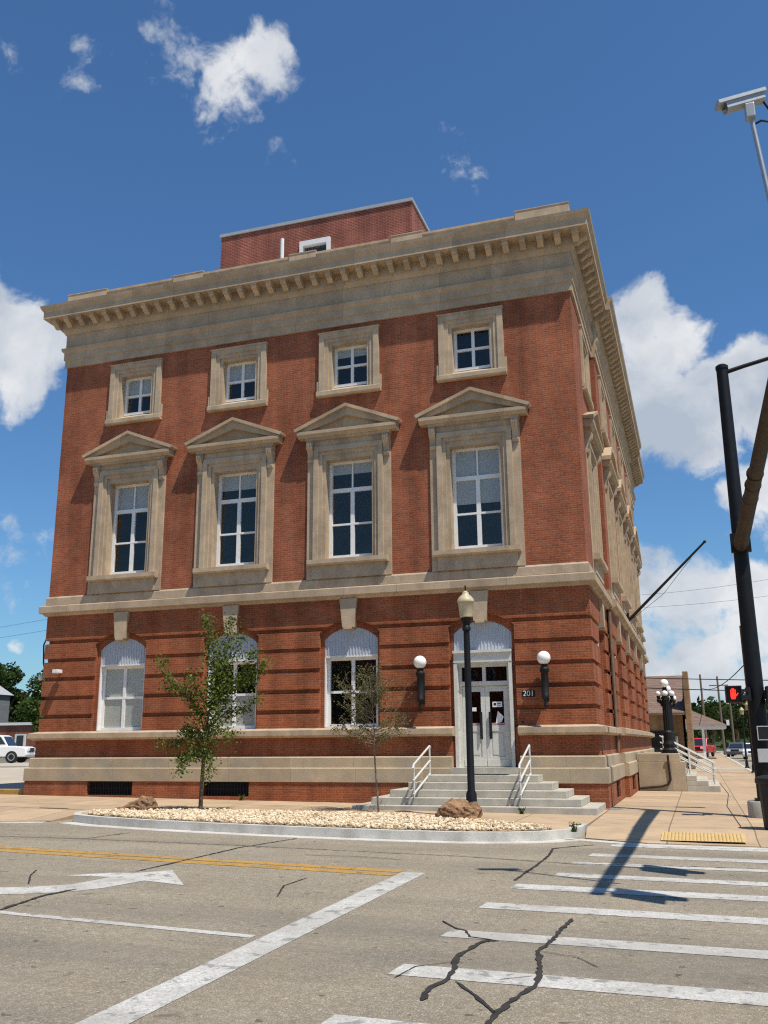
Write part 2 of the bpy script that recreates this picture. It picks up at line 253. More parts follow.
# ------------------------------------------------------------------ mesh helpers
def wloc(o):
    v = Vector((0, 0, 0))
    while o: v += o.location; o = o.parent
    return v
class MB:
    def __init__(s): s.v = []; s.f = []
    def add(s, vs, fs):
        n = len(s.v); s.v += [tuple(p) for p in vs]; s.f += [tuple(i+n for i in f) for f in fs]; return s
    def box(s, x0, x1, y0, y1, z0, z1, F=None):
        F = F or (lambda a, b, c: (a, b, c))
        c = [F(x, y, z) for x in (x0, x1) for y in (y0, y1) for z in (z0, z1)]
        return s.add(c, [(0, 1, 3, 2), (4, 6, 7, 5), (0, 4, 5, 1), (2, 3, 7, 6), (0, 2, 6, 4), (1, 5, 7, 3)])
    def prism(s, F, pts, d0, d1):          # polygon in (u,z), extruded along d
        n = len(pts); v = [F(u, d0, z) for u, z in pts]+[F(u, d1, z) for u, z in pts]
        return s.add(v, [tuple(range(n)), tuple(range(2*n-1, n-1, -1))]+[(i, (i+1) % n, n+(i+1) % n, n+i) for i in range(n)])
    def pane(s, a, b, d, c, e, F): return s.add([F(a, d, c), F(b, d, c), F(b, d, e), F(a, d, e)], [(0, 1, 2, 3)])
    def prof(s, F, pr, u0, u1):            # closed profile (d,z) extruded along u
        n = len(pr); v = [F(u0, d, z) for d, z in pr]+[F(u1, d, z) for d, z in pr]
        return s.add(v, [tuple(range(n)), tuple(range(2*n-1, n-1, -1))]+[(i, (i+1) % n, n+(i+1) % n, n+i) for i in range(n)])
    def rings(s, rs, cap=True, closed=False):
        n = len(rs[0]); v = [p for r in rs for p in r]; f = []
        k = len(rs)
        for a in range(k if closed else k-1):
            b = (a+1) % k
            f += [(a*n+i, a*n+(i+1) % n, b*n+(i+1) % n, b*n+i) for i in range(n)]
        if cap and not closed: f += [tuple(range(n-1, -1, -1)), tuple((k-1)*n+i for i in range(n))]
        return s.add(v, f)
    def tube(s, pts, rad, n=10):
        pts = [Vector(p) for p in pts]; k = len(pts); rs = []
        if not isinstance(rad, (list, tuple)): rad = [rad]*k
        up = None
        for i, p in enumerate(pts):
            t = (pts[min(i+1, k-1)]-pts[max(i-1, 0)]).normalized()
            if up is None: up = Vector((0, 0, 1)) if abs(t.z) < .9 else Vector((1, 0, 0))
            a = t.cross(up).normalized(); b = a.cross(t).normalized(); up = b
            rs.append([p+(a*math.cos(2*math.pi*j/n)+b*math.sin(2*math.pi*j/n))*rad[i] for j in range(n)])
        return s.rings(rs)
    def lathe(s, pr, c=(0, 0, 0), n=16, flute=0):
        c = Vector(c)
        return s.rings([[c+Vector((r*(1-flute*(j % 2))*math.cos(2*math.pi*j/n), r*(1-flute*(j % 2))*math.sin(2*math.pi*j/n), z)) for j in range(n)] for r, z in pr])
    def ball(s, c, r, n=16, m=10, sq=(1, 1, 1)):
        c = Vector(c)
        return s.rings([[c+Vector((r*sq[0]*math.sin(a)*math.cos(2*math.pi*j/n), r*sq[1]*math.sin(a)*math.sin(2*math.pi*j/n), -r*sq[2]*math.cos(a))) for j in range(n)]
                        for a in [max(.02, min(math.pi-.02, math.pi*i/m)) for i in range(m+1)]])
    def build(s, name, m, parent=None, loc=None, smooth=False, bevel=0):
        me = bpy.data.meshes.new(name)
        base = wloc(parent)+Vector(loc) if loc is not None else wloc(parent)
        if loc is not None and parent is None: base = Vector(loc)
        me.from_pydata([(Vector(p)-base)[:] for p in s.v], [], s.f)
        bm = bmesh.new(); bm.from_mesh(me); bmesh.ops.recalc_face_normals(bm, faces=bm.faces)
        if bevel: bmesh.ops.bevel(bm, geom=[e for e in bm.edges if len(e.link_faces) == 2 and e.calc_face_angle(0) > .6], offset=bevel, segments=2, affect='EDGES', profile=.5)
        bm.to_mesh(me); bm.free()
        if m: me.materials.append(m)
        o = bpy.data.objects.new(name, me); COL.objects.link(o)
        if parent: o.parent = parent
        if loc is not None: o.location = loc
        if smooth:
            for p in me.polygons: p.use_smooth = True
            try:
                bm = bmesh.new(); bm.from_mesh(me)
                for e in bm.edges:
                    if len(e.link_faces) == 2 and e.calc_face_angle(0) > .7: e.smooth = False
                bm.to_mesh(me); bm.free()
            except Exception: pass
        return o
def empty(name, loc):
    o = bpy.data.objects.new(name, None); COL.objects.link(o); o.location = loc; o.empty_display_size = .2; return o
def tag(o, label, cat, group=None):
    o['label'] = label; o['category'] = cat
    if group: o['group'] = group
    return o
def struct(o, kind='structure'): o['kind'] = kind; return o
def gz(x): return -.0105*max(-70, min(12, x))
def front(u, d, z): return (u, -d, z)
def side(u, d, z): return (d, u, z)

# ------------------------------------------------------------------ ground, road, pavements
XB = [-900, -70, -40, -17.33, -11.5, -5, 0, 5, 12, 900]
def sheet(name, m, x0, x1, y0, y1, off, thick=0, kind='structure'):
    xs = [x0]+[x for x in XB if x0 < x < x1]+[x1]; mb = MB()
    v = []
    for x in xs: v += [(x, y0, gz(x)+off), (x, y1, gz(x)+off)]
    mb.add(v, [(2*i, 2*i+2, 2*i+3, 2*i+1) for i in range(len(xs)-1)])
    return struct(mb.build(name, m), kind)
def flat(name, m, pts, off, kind='structure', thick=0, low=()):
    mb = MB(); n = len(pts)
    zo = [(-.125 if i in low else off) for i in range(n)]
    if low:
        mb.add([(x, y, gz(x)+z) for (x, y), z in zip(pts, zo)]+[(x, y, gz(x)-.3) for x, y in pts], [tuple(range(n))]+[(i, (i+1) % n, n+(i+1) % n, n+i) for i in range(n)]); return struct(mb.build(name, m), kind)
    if thick: mb.add([(x, y, gz(x)+off) for x, y in pts]+[(x, y, gz(x)+off-thick) for x, y in pts], [tuple(range(n)), tuple(range(2*n-1, n-1, -1))]+[(i, (i+1) % n, n+(i+1) % n, n+i) for i in range(n)])
    else: mb.add([(x, y, gz(x)+off) for x, y in pts], [tuple(range(n))])
    return struct(mb.build(name, m), kind)
sheet('ground', M['earth'], -900, 900, -900, 1500, -.35)
sheet('road', M['asph'], -300, 300, -30, -4.2, -.15)
sheet('side_road', M['asph'], 4.95, 13, -4.2, 400, -.156)
sheet('opposite_pavement', M['walkg'], -300, 300, -60, -21, -.02)
KERB = [(-11.55, -4.6), (-11.5, -5.4), (-11.1, -6.0), (-10.3, -6.35), (-8.8, -6.72), (-7, -6.98), (-5, -7.15), (-3.3, -7.2), (-2.0, -7.1), (-1.2, -6.85), (-.6, -6.45), (-.22, -5.9), (-.08, -5.3), (-.05, -4.6)]
flat('front_pavement', M['walk'], [(-17.33, .05), (-17.33, -4), (-11.6, -4.55)]+KERB+[(0, .05)], 0, thick=.3)
flat('left_pavement', M['walk'], [(-60, .5), (-60, -4.6), (-11.62, -4.6), (-17.34, -4), (-17.34, .5)], -.004, thick=.3)
flat('driveway_apron', M['walk'], [(-11.62, -4.603), (-60, -4.603), (-60, -6.1), (-12.6, -6.5), (-11.62, -6.1)], -.004, low=(2, 3, 4))
flat('corner_pavement', M['walk'], [(.003, 13.9), (.003, -4.95), (4.65, -4.95), (4.75, -3), (4.75, 13.9)], -.003, thick=.3)
flat('corner_ramp', M['walk'], [(4.65, -4.953), (.003, -4.953), (.06, -5.9), (1.2, -6.45), (3.4, -6.4), (4.5, -5.5)], -.003, low=(2, 3, 4, 5))
flat('side_pavement', M['walk'], [(.0, 13.905), (4.75, 13.905), (4.75, 36), (.0, 36)], -.003, thick=.3)
flat('cross_pavement', M['walkg'], [(-.5, 36.01), (4.75, 36.01), (4.75, 42), (-.5, 42)], .0, thick=.3)
flat('far_side_pavement', M['walk'], [(1.9, 42.01), (4.75, 42.01), (4.75, 130), (1.9, 130)], -.003, thick=.3)
flat('parking_lot', M['lot'], [(-300, .51), (-17.5, .51), (-17.5, 60), (-300, 60)], -.03)
flat('rear_lot', M['lot'], [(-17.49, 28), (-.01, 28), (-.01, 60), (-17.49, 60)], -.034)
flat('far_lot', M['lot'], [(-300, 60.01), (4.9, 60.01), (4.9, 300), (-300, 300)], -.036)
flat('verge_grass', M['grass'], [(-.3, 16.8), (1.5, 16.8), (1.5, 30), (-.3, 30)], .012, 'stuff')
# kerb with gutter
def sweep(name, m, path, w0, w1, z0, z1, kind='structure'):
    mb = MB(); rs = []
    for i, p in enumerate(path):
        a = Vector((*path[max(0, i-1)], 0)); b = Vector((*path[min(len(path)-1, i+1)], 0)); t = (b-a).normalized(); n = Vector((t.y, -t.x, 0))
        P = Vector((*p, 0)); g = gz(p[0])
        rs.append([P+n*w0+Vector((0, 0, g+z0)), P+n*w1+Vector((0, 0, g+z0)), P+n*(w1-.02)+Vector((0, 0, g+z1)), P+n*w0+Vector((0, 0, g+z1))])
    mb.rings(rs); return struct(mb.build(name, m), kind)
def dense(path, k=4):
    o = []
    for a, b in zip(path, path[1:]):
        o += [(a[0]+(b[0]-a[0])*i/k, a[1]+(b[1]-a[1])*i/k) for i in range(k)]
    return o+[path[-1]]
sweep('kerb', M['kerb'], KERB, -.16, .03, -.3, .015)
sweep('gutter', M['kerb'], KERB[2:-2], .025, .38, -.3, -.142)
sweep('side_kerb', M['kerb'], [(4.55, -5.4), (4.75, -3), (4.75, 130)], -.005, .18, -.3, .012)
sweep('left_gutter', M['kerb'], [(-60, -6.11), (-12.6, -6.51), (-11.7, -6.15)], .01, .3, -.3, -.14)
sweep('corner_gutter', M['kerb'], [(.0, -5.95), (1.2, -6.46), (3.4, -6.41), (4.5, -5.52)], .0, .3, -.3, -.141)
# gravel bed
GB = [(-11.2, -5.2), (-11.0, -4.9), (-8.85, -4.1), (-4.3, -3.75), (-3.2, -4.2), (-.75, -5.6), (-.5, -6.1), (-1.2, -6.62), (-2.0, -6.9), (-3.3, -7.0), (-5, -6.95), (-7, -6.78), (-8.8, -6.52), (-10.2, -6.15), (-10.9, -5.8)]
flat('gravel_base', M['soil'], GB, .02)
def inside(x, y, P):
    c = False
    for (a, b), (e, f) in zip(P, P[1:]+P[:1]):
        if (b > y) != (f > y) and x < (e-a)*(y-b)/(f-b)+a: c = not c
    return c
ico = bmesh.new(); bmesh.ops.create_icosphere(ico, subdivisions=1, radius=1); IV = [v.co.copy() for v in ico.verts]; IF = [tuple(v.index for v in f.verts) for f in ico.faces]; ico.free()
mb = MB(); k = 0
while k < 6800:
    x = random.uniform(-11.3, -.4); y = random.uniform(-7.1, -3.7)
    if not inside(x, y, GB): continue
    k += 1; r = random.choice((.018, .025, .03, .034, .042))*random.uniform(.8, 1.25); q = random.uniform(0, 6.28); s1, s2 = random.uniform(.6, 1.4), random.uniform(.5, .9)
    ca, sa = math.cos(q), math.sin(q); z = gz(x)+.028+random.uniform(0, .035)
    mb.add([(x+(v.x*s1*ca-v.y*sa)*r*random.uniform(.85, 1.1), y+(v.x*s1*sa+v.y*ca)*r, z+v.z*r*s2) for v in IV], IF)
struct(mb.build('gravel', M['stonep'], smooth=False), 'stuff')
# tactile plate
mb = MB(); P = [(1.42, -6.2), (2.86, -6.15), (2.86, -5.35), (1.42, -5.35)]; tz = lambda y: -.003-.122*(-4.953-y)/1.47+.012
tp = struct(MB().add([(x, y, gz(x)+tz(y)) for x, y in P], [(0, 1, 2, 3)]).build('tactile_paving', M['tact']))
mb = MB()
for i in range(22):
    for j in range(11):
        x = 1.48+1.31*i/21; y = -6.12+.7*j/10
        mb.lathe([(.022, gz(x)+tz(y)), (.016, gz(x)+tz(y)+.011)], (x, y, 0), 6)
mb.build('dome', M['tact'], tp)
# road paint
RZ = -.146
def ribbon(name, m, pts, w, off=RZ, jit=0, kind='structure', ends=1.0):
    pts = [Vector((*p, 0)) for p in pts]; fine = []
    for a, b in zip(pts, pts[1:]):
        k = max(1, int((b-a).length/.06)) if jit else max(1, int((b-a).length/1.5))
        fine += [a.lerp(b, i/k) for i in range(k)]
    fine.append(pts[-1]); L_, R_ = [], []
    for i, p in enumerate(fine):
        t = (fine[min(i+1, len(fine)-1)]-fine[max(i-1, 0)]).normalized(); n = Vector((-t.y, t.x, 0))
        ww = w*.5*(1+jit*random.uniform(-.7, .9)) if jit else w*.5
        if jit and i in (0, len(fine)-1): ww *= .35
        q = p+n*random.uniform(-1, 1)*w*.35*jit
        L_.append(q+n*ww); R_.append(q-n*ww)
    mb = MB(); v = []
    for a, b in zip(L_, R_): v += [(a.x, a.y, gz(a.x)+off), (b.x, b.y, gz(b.x)+off)]
    mb.add(v, [(2*i, 2*i+1, 2*i+3, 2*i+2) for i in range(len(L_)-1)])
    return struct(mb.build(name, m), kind)
def worn(name, m, pts, off=RZ): return flat(name, m, pts, off)
ribbon('stop_line', M['paint'], [(-1.67, -11.25), (-1.57, -18.7), (-1.55, -21)], .33)
ribbon('lane_line', M['paint'], [(-1.86, -15.85), (-5, -15.58), (-45, -12.4)], .13)
for k, dy in enumerate((0, -.34)): ribbon('yellow_line', M['yellow'], [(-1.86, -11.2+dy), (-9.1, -10.6+dy), (-45, -7.6+dy)], .24)
flat('turn_arrow', M['paint'], [(-6.6, -14.3), (-6.09, -14.2), (-5.79, -14.02), (-5.44, -13.7), (-5.36, -12.98), (-6.05, -13.08), (-5.59, -12.64), (-5.26, -12.54), (-4.93, -12.14), (-4.07, -13.31), (-4.76, -13.12), (-4.89, -13.82), (-5.08, -14.16), (-5.37, -14.43), (-5.75, -14.64), (-6.6, -14.75)], RZ)
for (y0, y1, x0) in [(-18.35, -17.95, -.25), (-16.8, -16.43, -.24), (-15.28, -14.93, -.22), (-13.68, -13.3, -.22), (-12.22, -11.8, -.15), (-10.98, -10.62, .2), (-9.62, -9.32, .25), (-8.55, -8.15, .4), (-7.02, -6.66, .6)]:
    flat('crosswalk_stripe', M['paint'], [(x0, y0), (x0+.02, y1), (4.9, y1-.02), (4.9, y0-.02)], RZ)
CZ = RZ+.004
for w, p in [(.045, [(-.39, -14.54), (-.17, -14.87), (-.05, -14.96), (.05, -15.22), (.34, -15.31)]),
             (.085, [(.34, -15.31), (.21, -15.36), (.13, -16.06), (.21, -16.47), (.25, -16.79), (.18, -17.13), (.23, -17.44)]),
             (.085, [(.84, -14.0), (.8, -14.6), (.8, -15.04), (.75, -15.61), (.85, -16.16), (.92, -16.72), (.82, -17.26), (.78, -17.66), (.78, -18.3), (.9, -19)]),
             (.05, [(.32, -16.85), (.56, -17.21), (.78, -17.6)]),
             (.07, [(.33, -6.9), (0, -7.25), (-.28, -7.7), (-.2, -8.66), (-.19, -9.95), (-.22, -11.55)]),
             (.05, [(-16, -9.2), (-10.46, -9.09), (-8.69, -8.97), (-6.1, -8.99), (-2.52, -9.2), (-1.49, -9.25), (.32, -9.6), (1.56, -9.4), (2.99, -9.3), (5, -9.3)]),
             (.055, [(-8.69, -8.97), (-8.55, -7.66)]), (.07, [(-5.02, -7.6), (-5.33, -9.32), (-5.33, -11.49), (-5.34, -12.43)]),
             (.09, [(-5.15, -14.02), (-5.21, -14.58), (-5.03, -15.48), (-4.95, -16.2)]), (.04, [(-6.73, -12.75), (-6.47, -13.2), (-5.98, -13.85)]),
             (.035, [(-2.86, -12.21), (-2.87, -12.93), (-2.59, -13.75)]), (.022, [(.75, -15.6), (1.1, -15.75), (1.3, -16.05)]), (.02, [(.18, -16.2), (-.1, -16.5), (-.15, -16.9)]), (.02, [(.85, -16.5), (.62, -16.7)]), (.03, [(-3.9, -9.9), (-2.9, -9.8), (-2.2, -10.0)])]:
    ribbon('crack_seal', M['tar'], p, w*.52, CZ, .6)
ribbon('paving_joint', M['tar'], [(2.85, 16.3), (2.95, 8), (2.75, 2), (2.85, -4.1)], .02, .003, .4)
# manhole-ish dark drain mark at the left apron
flat('drain_grate', M['tar'], [(-13.3, -4.3), (-12.5, -4.25), (-12.5, -4.4), (-13.3, -4.45)], .004)

# ------------------------------------------------------------------ the building
XL, D = -17.33, 27.5
B = tag(empty('brick_building', (-8.66, 13.75, 0)), 'three storey red brick building with limestone trim, pedimented windows and a bracketed cornice', 'building')
CU = [-14.36, -10.61, -6.9, -3.12]                # front bay centres
SU = [3.1, 7.35, 11.6, 15.85, 20.1, 24.4]         # side bay centres
P0, P1, PD = 5.2, 22.3, .14                       # shallow projecting centre of the side front
def corners(d): return [(0+d, -d), (0+d, D+d), (XL-d, D+d), (XL-d, -d)]
def ring(name, m, pr, u0=None, u1=None, port=True, mb=None):
    """profile (d,z) run round the building; from u0 (right of the door) to u1 (left of it) when it stops there"""
    new = mb is None; mb = mb or MB()
    cs = list(zip(*[[(x, y, z) for x, y in corners(d)] for d, z in pr]))
    cs = [[corners(d)[k]+(z,) for d, z in pr] for k in range(4)]
    if u0 is None: mb.rings(cs, closed=True)
    else: mb.rings([[(u0, -d, z) for d, z in pr]]+cs+[[(u1, -d, z) for d, z in pr]])
    if port: mb.prof(side, [(d+PD, z+.004) for d, z in pr], P0-.02, P1+.02)
    return mb.build(name, m, B) if new else None
def sheet_wall(mb, F, u0, u1, z0, z1, d, holes, deep=.3):
    us = sorted({u0, u1, *[h[0] for h in holes], *[h[1] for h in holes]}); zs = sorted({z0, z1, *[h[2] for h in holes], *[h[3] for h in holes]})
    for a, b in zip(us, us[1:]):
        for c, e in zip(zs, zs[1:]):
            if any(h[0] <= a < h[1] and h[2] <= c < h[3] for h in holes): continue
            mb.add([F(a, d, c), F(b, d, c), F(b, d, e), F(a, d, e)], [(0, 1, 2, 3)])
    for h in holes:
        mb.add([F(h[0], d, h[2]), F(h[1], d, h[2]), F(h[1], d, h[3]), F(h[0], d, h[3])]+[F(h[0], d-deep, h[2]), F(h[1], d-deep, h[2]), F(h[1], d-deep, h[3]), F(h[0], d-deep, h[3])],
               [(0, 1, 5, 4), (1, 2, 6, 5), (2, 3, 7, 6), (3, 0, 4, 7)])
WD = -.2                                          # wall plane of the brick storeys
# base: brick foot with vents
mb = MB(); VENT = [(-15.1, -13.55, .2, .59), (-11.26, -9.8, .2, .6)]
sheet_wall(mb, front, XL, -6.2, -.4, .6, 0, VENT); sheet_wall(mb, front, -6.2, 0, -.4, .6, 0, [])
SV = [(2.4, 3.7, .1, .55), (6.6, 8.0, .1, .55), (18.8, 20.2, .1, .55)]
sheet_wall(mb, side, 0, P0, -.4, .6, 0, SV[:1]); sheet_wall(mb, side, P1, D, -.4, .6, 0, [])
sheet_wall(mb, side, P0, P1, -.4, .6, PD, SV[1:])
mb.add([(0, P0, -.4), (PD, P0, -.4), (PD, P0, .6), (0, P0, .6), (0, P1, -.4), (PD, P1, -.4), (PD, P1, .6), (0, P1, .6)], [(0, 1, 2, 3), (4, 5, 6, 7)])
mb.add([(XL, 0, -.4), (XL, D, -.4), (XL, D, .6), (XL, 0, .6), (0, D, -.4), (0, D, .6)], [(0, 1, 2, 3), (1, 4, 5, 2)])
mb.build('foundation_wall', M['brickg'], B)
def vent(F, h, d):
    a, b, c, e = h; v = MB().box(a, b, d-.25, d-.2, c, e, F).build('vent', M['dark'], B)
    g = MB(); n = int((b-a)/.09)
    for i in range(1, n): u = a+(b-a)*i/n; g.box(u-.008, u+.008, d-.07, d-.055, c, e, F)
    for z in (c+.02, (c+e)/2, e-.02): g.box(a, b, d-.075, d-.07, z-.012, z+.012, F)
    g.build('grille', M['blackm'], v)
for h in VENT: vent(front, h, 0)
for i, h in enumerate(SV): vent(side, h, PD if i else 0)
DR, DL = -2.17, -3.98
ring('base_course', M['stoneb'], [(-.3, .6), (.03, .6), (.03, .955), (.0, .98), (-.3, .985)], DR, DL)
ring('upper_base_course', M['stoneb'], [(-.3, .985), (-.06, .985), (-.06, 1.24), (-.1, 1.27), (-.3, 1.27)], DR, DL)
ring('lower_wall', M['brickg'], [(-.5, 1.27), (-.17, 1.27), (-.17, 1.78), (-.5, 1.78)], DR, DL)
ring('sill_course', M['stonet'], [(-.5, 1.78), (-.08, 1.78), (-.02, 1.82), (.02, 1.84), (.02, 1.98), (-.2, 2.035), (-.5, 2.035)], DR-.02, DL+.06)
# rusticated ground floor
BANDS = [(2.035, 2.43), (2.545, 2.99), (3.105, 3.57), (3.685, 4.15), (4.265, 4.72), (4.835, 5.60)]
def hw(z, w, spring, apex):
    if z <= spring: return w
    if z >= apex: return 0
    s = apex-spring; rad = (w*w+s*s)/(2*s); return math.sqrt(max(0, rad*rad-(z-(apex-rad))**2))
def zsamp(z0, z1, spring, apex):
    zs = {z0, z1}
    for i in range(13):
        z = spring+(apex-spring)*(1-(1-i/12)**2)
        if z0 < z < z1: zs.add(z)
    return sorted(zs)
def piers(mb, F, cs, u0, u1, bands, d0, d1, w, spring, apex, dfun=lambda u: 0):
    edges = [u0]+cs+[u1]
    for (z0, z1) in bands:
        for i in range(len(edges)-1):
            segs = [(edges[i], edges[i+1])]
            a, b = segs[0]
            zs = zsamp(z0, z1, spring, apex)
            lf = [(a+(hw(z, w, spring, apex) if i > 0 else 0), z) for z in zs]; rt = [(b-(hw(z, w, spring, apex) if i < len(edges)-2 else 0), z) for z in zs]
            cut = [c for c in (P0, P1) if F is side and a < c < b]
            if cut:
                c = cut[0]; o1, o2 = dfun(a), dfun(b)
                mb.prism(F, lf+[(c, z1), (c, z0)], d0, d1+o1); mb.prism(F, [(c, z0), (c, z1)]+rt[::-1], d0, d1+o2)
            else: mb.prism(F, lf+rt[::-1], d0, d1+dfun((a+b)/2))
pf = lambda u: PD if P0 < u < P1 else 0
mb = MB()
piers(mb, front, CU, XL+.2, -.2, BANDS, -.35, WD, .90, 4.66, 5.0); piers(mb, side, SU, .35, D-.2, BANDS, -.35, WD, .90, 4.66, 5.0, pf)
mb.build('rusticated_block', M['brickg'], B, bevel=0)
mb = MB()                                         # backing that shows in the grooves, and the set-back inner arch order
piers(mb, front, CU, XL+.285, -.285, [(2.0, 5.6)], -.45, WD-.085, .897, 4.662, 4.997); piers(mb, side, SU, .46, D-.3, [(2.0, 5.6)], -.45, WD-.085, .897, 4.662, 4.997, pf)
piers(mb, front, CU, XL+.5, -.455, [(2.001, 5.598)], -.66, WD-.15, .80, 4.48, 4.82); piers(mb, side, SU, .67, D-.5, [(2.001, 5.598)], -.66, WD-.15, .80, 4.48, 4.82, pf)
mb.prism(front, [(CU[3]-.95, 1.0), (CU[3]-.95, 2.0), (CU[3]-.81, 2.0), (CU[3]-.81, 1.0)], -.75, -.3); mb.prism(front, [(CU[3]+.81, 1.0), (CU[3]+.81, 2.0), (CU[3]+.95, 2.0), (CU[3]+.95, 1.0)], -.75, -.3)
mb.build('arched_wall', M['brickg'], B)
mb = MB()
mb.box(XL+.29, XL+.36, .7, D-.2, 2, 5.6).box(XL+.2, -.2, D-.25, D-.2, 2, 5.6)
for z0, z1 in BANDS: mb.box(XL+.205, XL+.34, .36, D-.13, z0, z1)
mb.build('rear_wall', M['brickg'], B)
for F, cs in ((front, CU), (side, SU)):
    for c in cs:
        o = PD if F is side and P0 < c < P1 else 0
        k = MB().prism(F, [(c-.17, 4.79), (c-.26, 5.6), (c+.26, 5.6), (c+.17, 4.79)], -.7, WD+.1+o)
        k.prism(F, [(c-.12, 4.74), (c-.13, 4.80), (c+.13, 4.80), (c+.12, 4.74)], -.5, WD+.13+o); k.build('keystone', M['stonet'], B)
# belt: ledge and plinth
ring('belt_course', M['stone'], [(-.6, 5.6), (-.14, 5.6), (-.1, 5.66), (-.03, 5.68), (0, 5.70), (0, 5.89), (-.02, 5.92), (-.6, 5.95)])
ring('string_course', M['stonet'], [(-.6, 5.95), (-.14, 5.95), (-.14, 6.17), (-.17, 6.22), (-.6, 6.22)])
# upper wall
def up_holes(cs): return [h for c in cs for h in ((c-.95, c+.95, 6.25, 10.4), (c-.7, c+.7, 12.0, 13.6))]
mb = MB()
sheet_wall(mb, front, XL+.2, -.2, 6.2, 14.1, WD, up_holes(CU)); sheet_wall(mb, side, .2, P0, 6.2, 14.1, WD, up_holes(SU[:1])); sheet_wall(mb, side, P1, D-.2, 6.2, 14.1, WD, up_holes(SU[5:]))
sheet_wall(mb, side, P0, P1, 6.2, 14.1, WD+PD, up_holes(SU[1:5]))
mb.add([front(-.2, WD, 6.2), (-.2, P0, 6.2), (-.2+PD, P0, 6.2), (-.2+PD, P0, 14.1), (-.2, P0, 14.1), (-.2, P1, 6.2), (-.2+PD, P1, 6.2), (-.2+PD, P1, 14.1), (-.2, P1, 14.1)], [(1, 2, 3, 4), (5, 6, 7, 8)])
mb.add([(XL+.2, .2, 6.2), (XL+.2, D-.2, 6.2), (XL+.2, D-.2, 14.1), (XL+.2, .2, 14.1), (-.2, D-.2, 6.2), (-.2, D-.2, 14.1)], [(0, 1, 2, 3), (1, 4, 5, 2)])
mb.build('wall', M['brick'], B)
# entablature
ring('architrave', M['stone'], [(-.6, 14.06), (-.14, 14.06), (-.14, 14.32), (-.1, 14.33), (-.1, 14.58), (-.04, 14.64), (-.02, 14.74), (-.6, 14.745)])
ring('frieze', M['stone'], [(-.6, 14.745), (-.13, 14.745), (-.13, 15.25), (-.6, 15.25)])
co = ring('cornice', M['stone'], [(-.6, 15.25), (-.1, 15.25), (-.05, 15.34), (0, 15.37), (0, 15.70), (.44, 15.70), (.44, 15.93), (.46, 15.97), (.52, 16.06), (.54, 16.15), (-.6, 16.22)])
def modillion(F, u, d):
    k = MB().prof(F, [(d, 15.44), (d+.1, 15.42), (d+.17, 15.47), (d+.27, 15.54), (d+.35, 15.55), (d+.37, 15.60), (d+.37, 15.66), (d, 15.66)], u-.085, u+.085)
    k.box(u-.105, u+.105, d, d+.4, 15.66, 15.699, F); return k
n = 36
for i in range(n): modillion(front, XL-.08+(-.08-(XL-.08)+.16)*(i+.0)/(n-1)-.0, .0).build('bracket', M['stonet'], co)
n = 58
for i in range(n):
    u = .12+(D-.24)*i/(n-1); modillion(side, u, PD if P0 < u < P1 else 0).build('bracket', M['stonet'], co)
pa = ring('parapet', M['stonet'], [(-.42, 16.1), (-.12, 16.1), (-.12, 16.62), (-.09, 16.63), (-.09, 16.70), (-.42, 16.71)], port=False)
for a, b in ((-17.24, -15.7), (-13.1, -12.0), (-8.9, -8.0), (-5.5, -4.5), (-1.65, -.085)):
    hi = .07 if a > -2 else 0
    k = MB().box(a, b, -.44, -.075, 16.12, 16.735+hi, front).box(a-.02, b+.015, -.46, -.06, 16.737+hi, 16.765+hi, front); k.build('parapet_block', M['stonet'], pa)
for a, b in ((.5, 1.8), (6, 7.2), (13, 14.2), (20, 21.2), (25.8, 27.3)): MB().box(a, b, -.44, -.075, 16.12, 16.79, side).build('parapet_block', M['stonet'], pa)
MB().box(XL+.3, -.3, .3, D-.3, 16.0, 16.15).build('roof', M['roofm'], B)
MB().box(XL+.3, -.3, .85, D-.3, 5.5, 5.75).box(XL+.3, -.3, .85, D-.3, 11.2, 11.4).box(XL+.3, -.3, .85, D-.3, .8, .96).build('floor_slab', M['room'], B)
MB().box(XL+.3, -.9, 5.2, 5.3, 1, 16).box(-6, -5.9, .9, 5.2, 1, 16).box(-12, -11.9, .9, 5.2, 1, 16).build('inner_wall', M['room'], B)
# penthouse
mb = MB(); ph = lambda u, d, z: (u, 4-d, z)
sheet_wall(mb, ph, -13.55, -5.95, 16, 20.45, 0, [(-10.25, -9.05, 18.7, 19.6)])
mb.add([(-5.95, 4, 16), (-5.95, 12, 16), (-5.95, 12, 20.45), (-5.95, 4, 20.45), (-13.55, 4, 16), (-13.55, 12, 16), (-13.55, 12, 20.45), (-13.55, 4, 20.45)], [(0, 1, 2, 3), (4, 5, 6, 7), (1, 5, 6, 2)])
mb.build('penthouse_wall', M['brickp'], B)
MB().box(-13.6, -5.9, 3.95, 12.05, 20.45, 20.57).build('penthouse_coping', M['lead'], B)
w_ = MB()
for a, b, c, e in ((-10.25, -9.05, 18.7, 18.8), (-10.25, -9.05, 19.4, 19.6), (-10.25, -10.12, 18.8, 19.4), (-9.18, -9.05, 18.8, 19.4)): w_.box(a, b, 3.9, 4.1, c, e)
pw = w_.build('penthouse_window', M['white'], B); MB().box(-10.12, -9.18, 4.05, 4.06, 18.8, 19.4).build('glass', M['glass'], pw); MB().box(-10.4, -8.9, 4.3, 4.35, 18.3, 19.9).build('backing', M['dark'], pw)
MB().tube([(-10.8, 3.6, 16.1), (-10.8, 3.6, 19.65)], .07, 8).build('vent_pipe', M['white'], B)

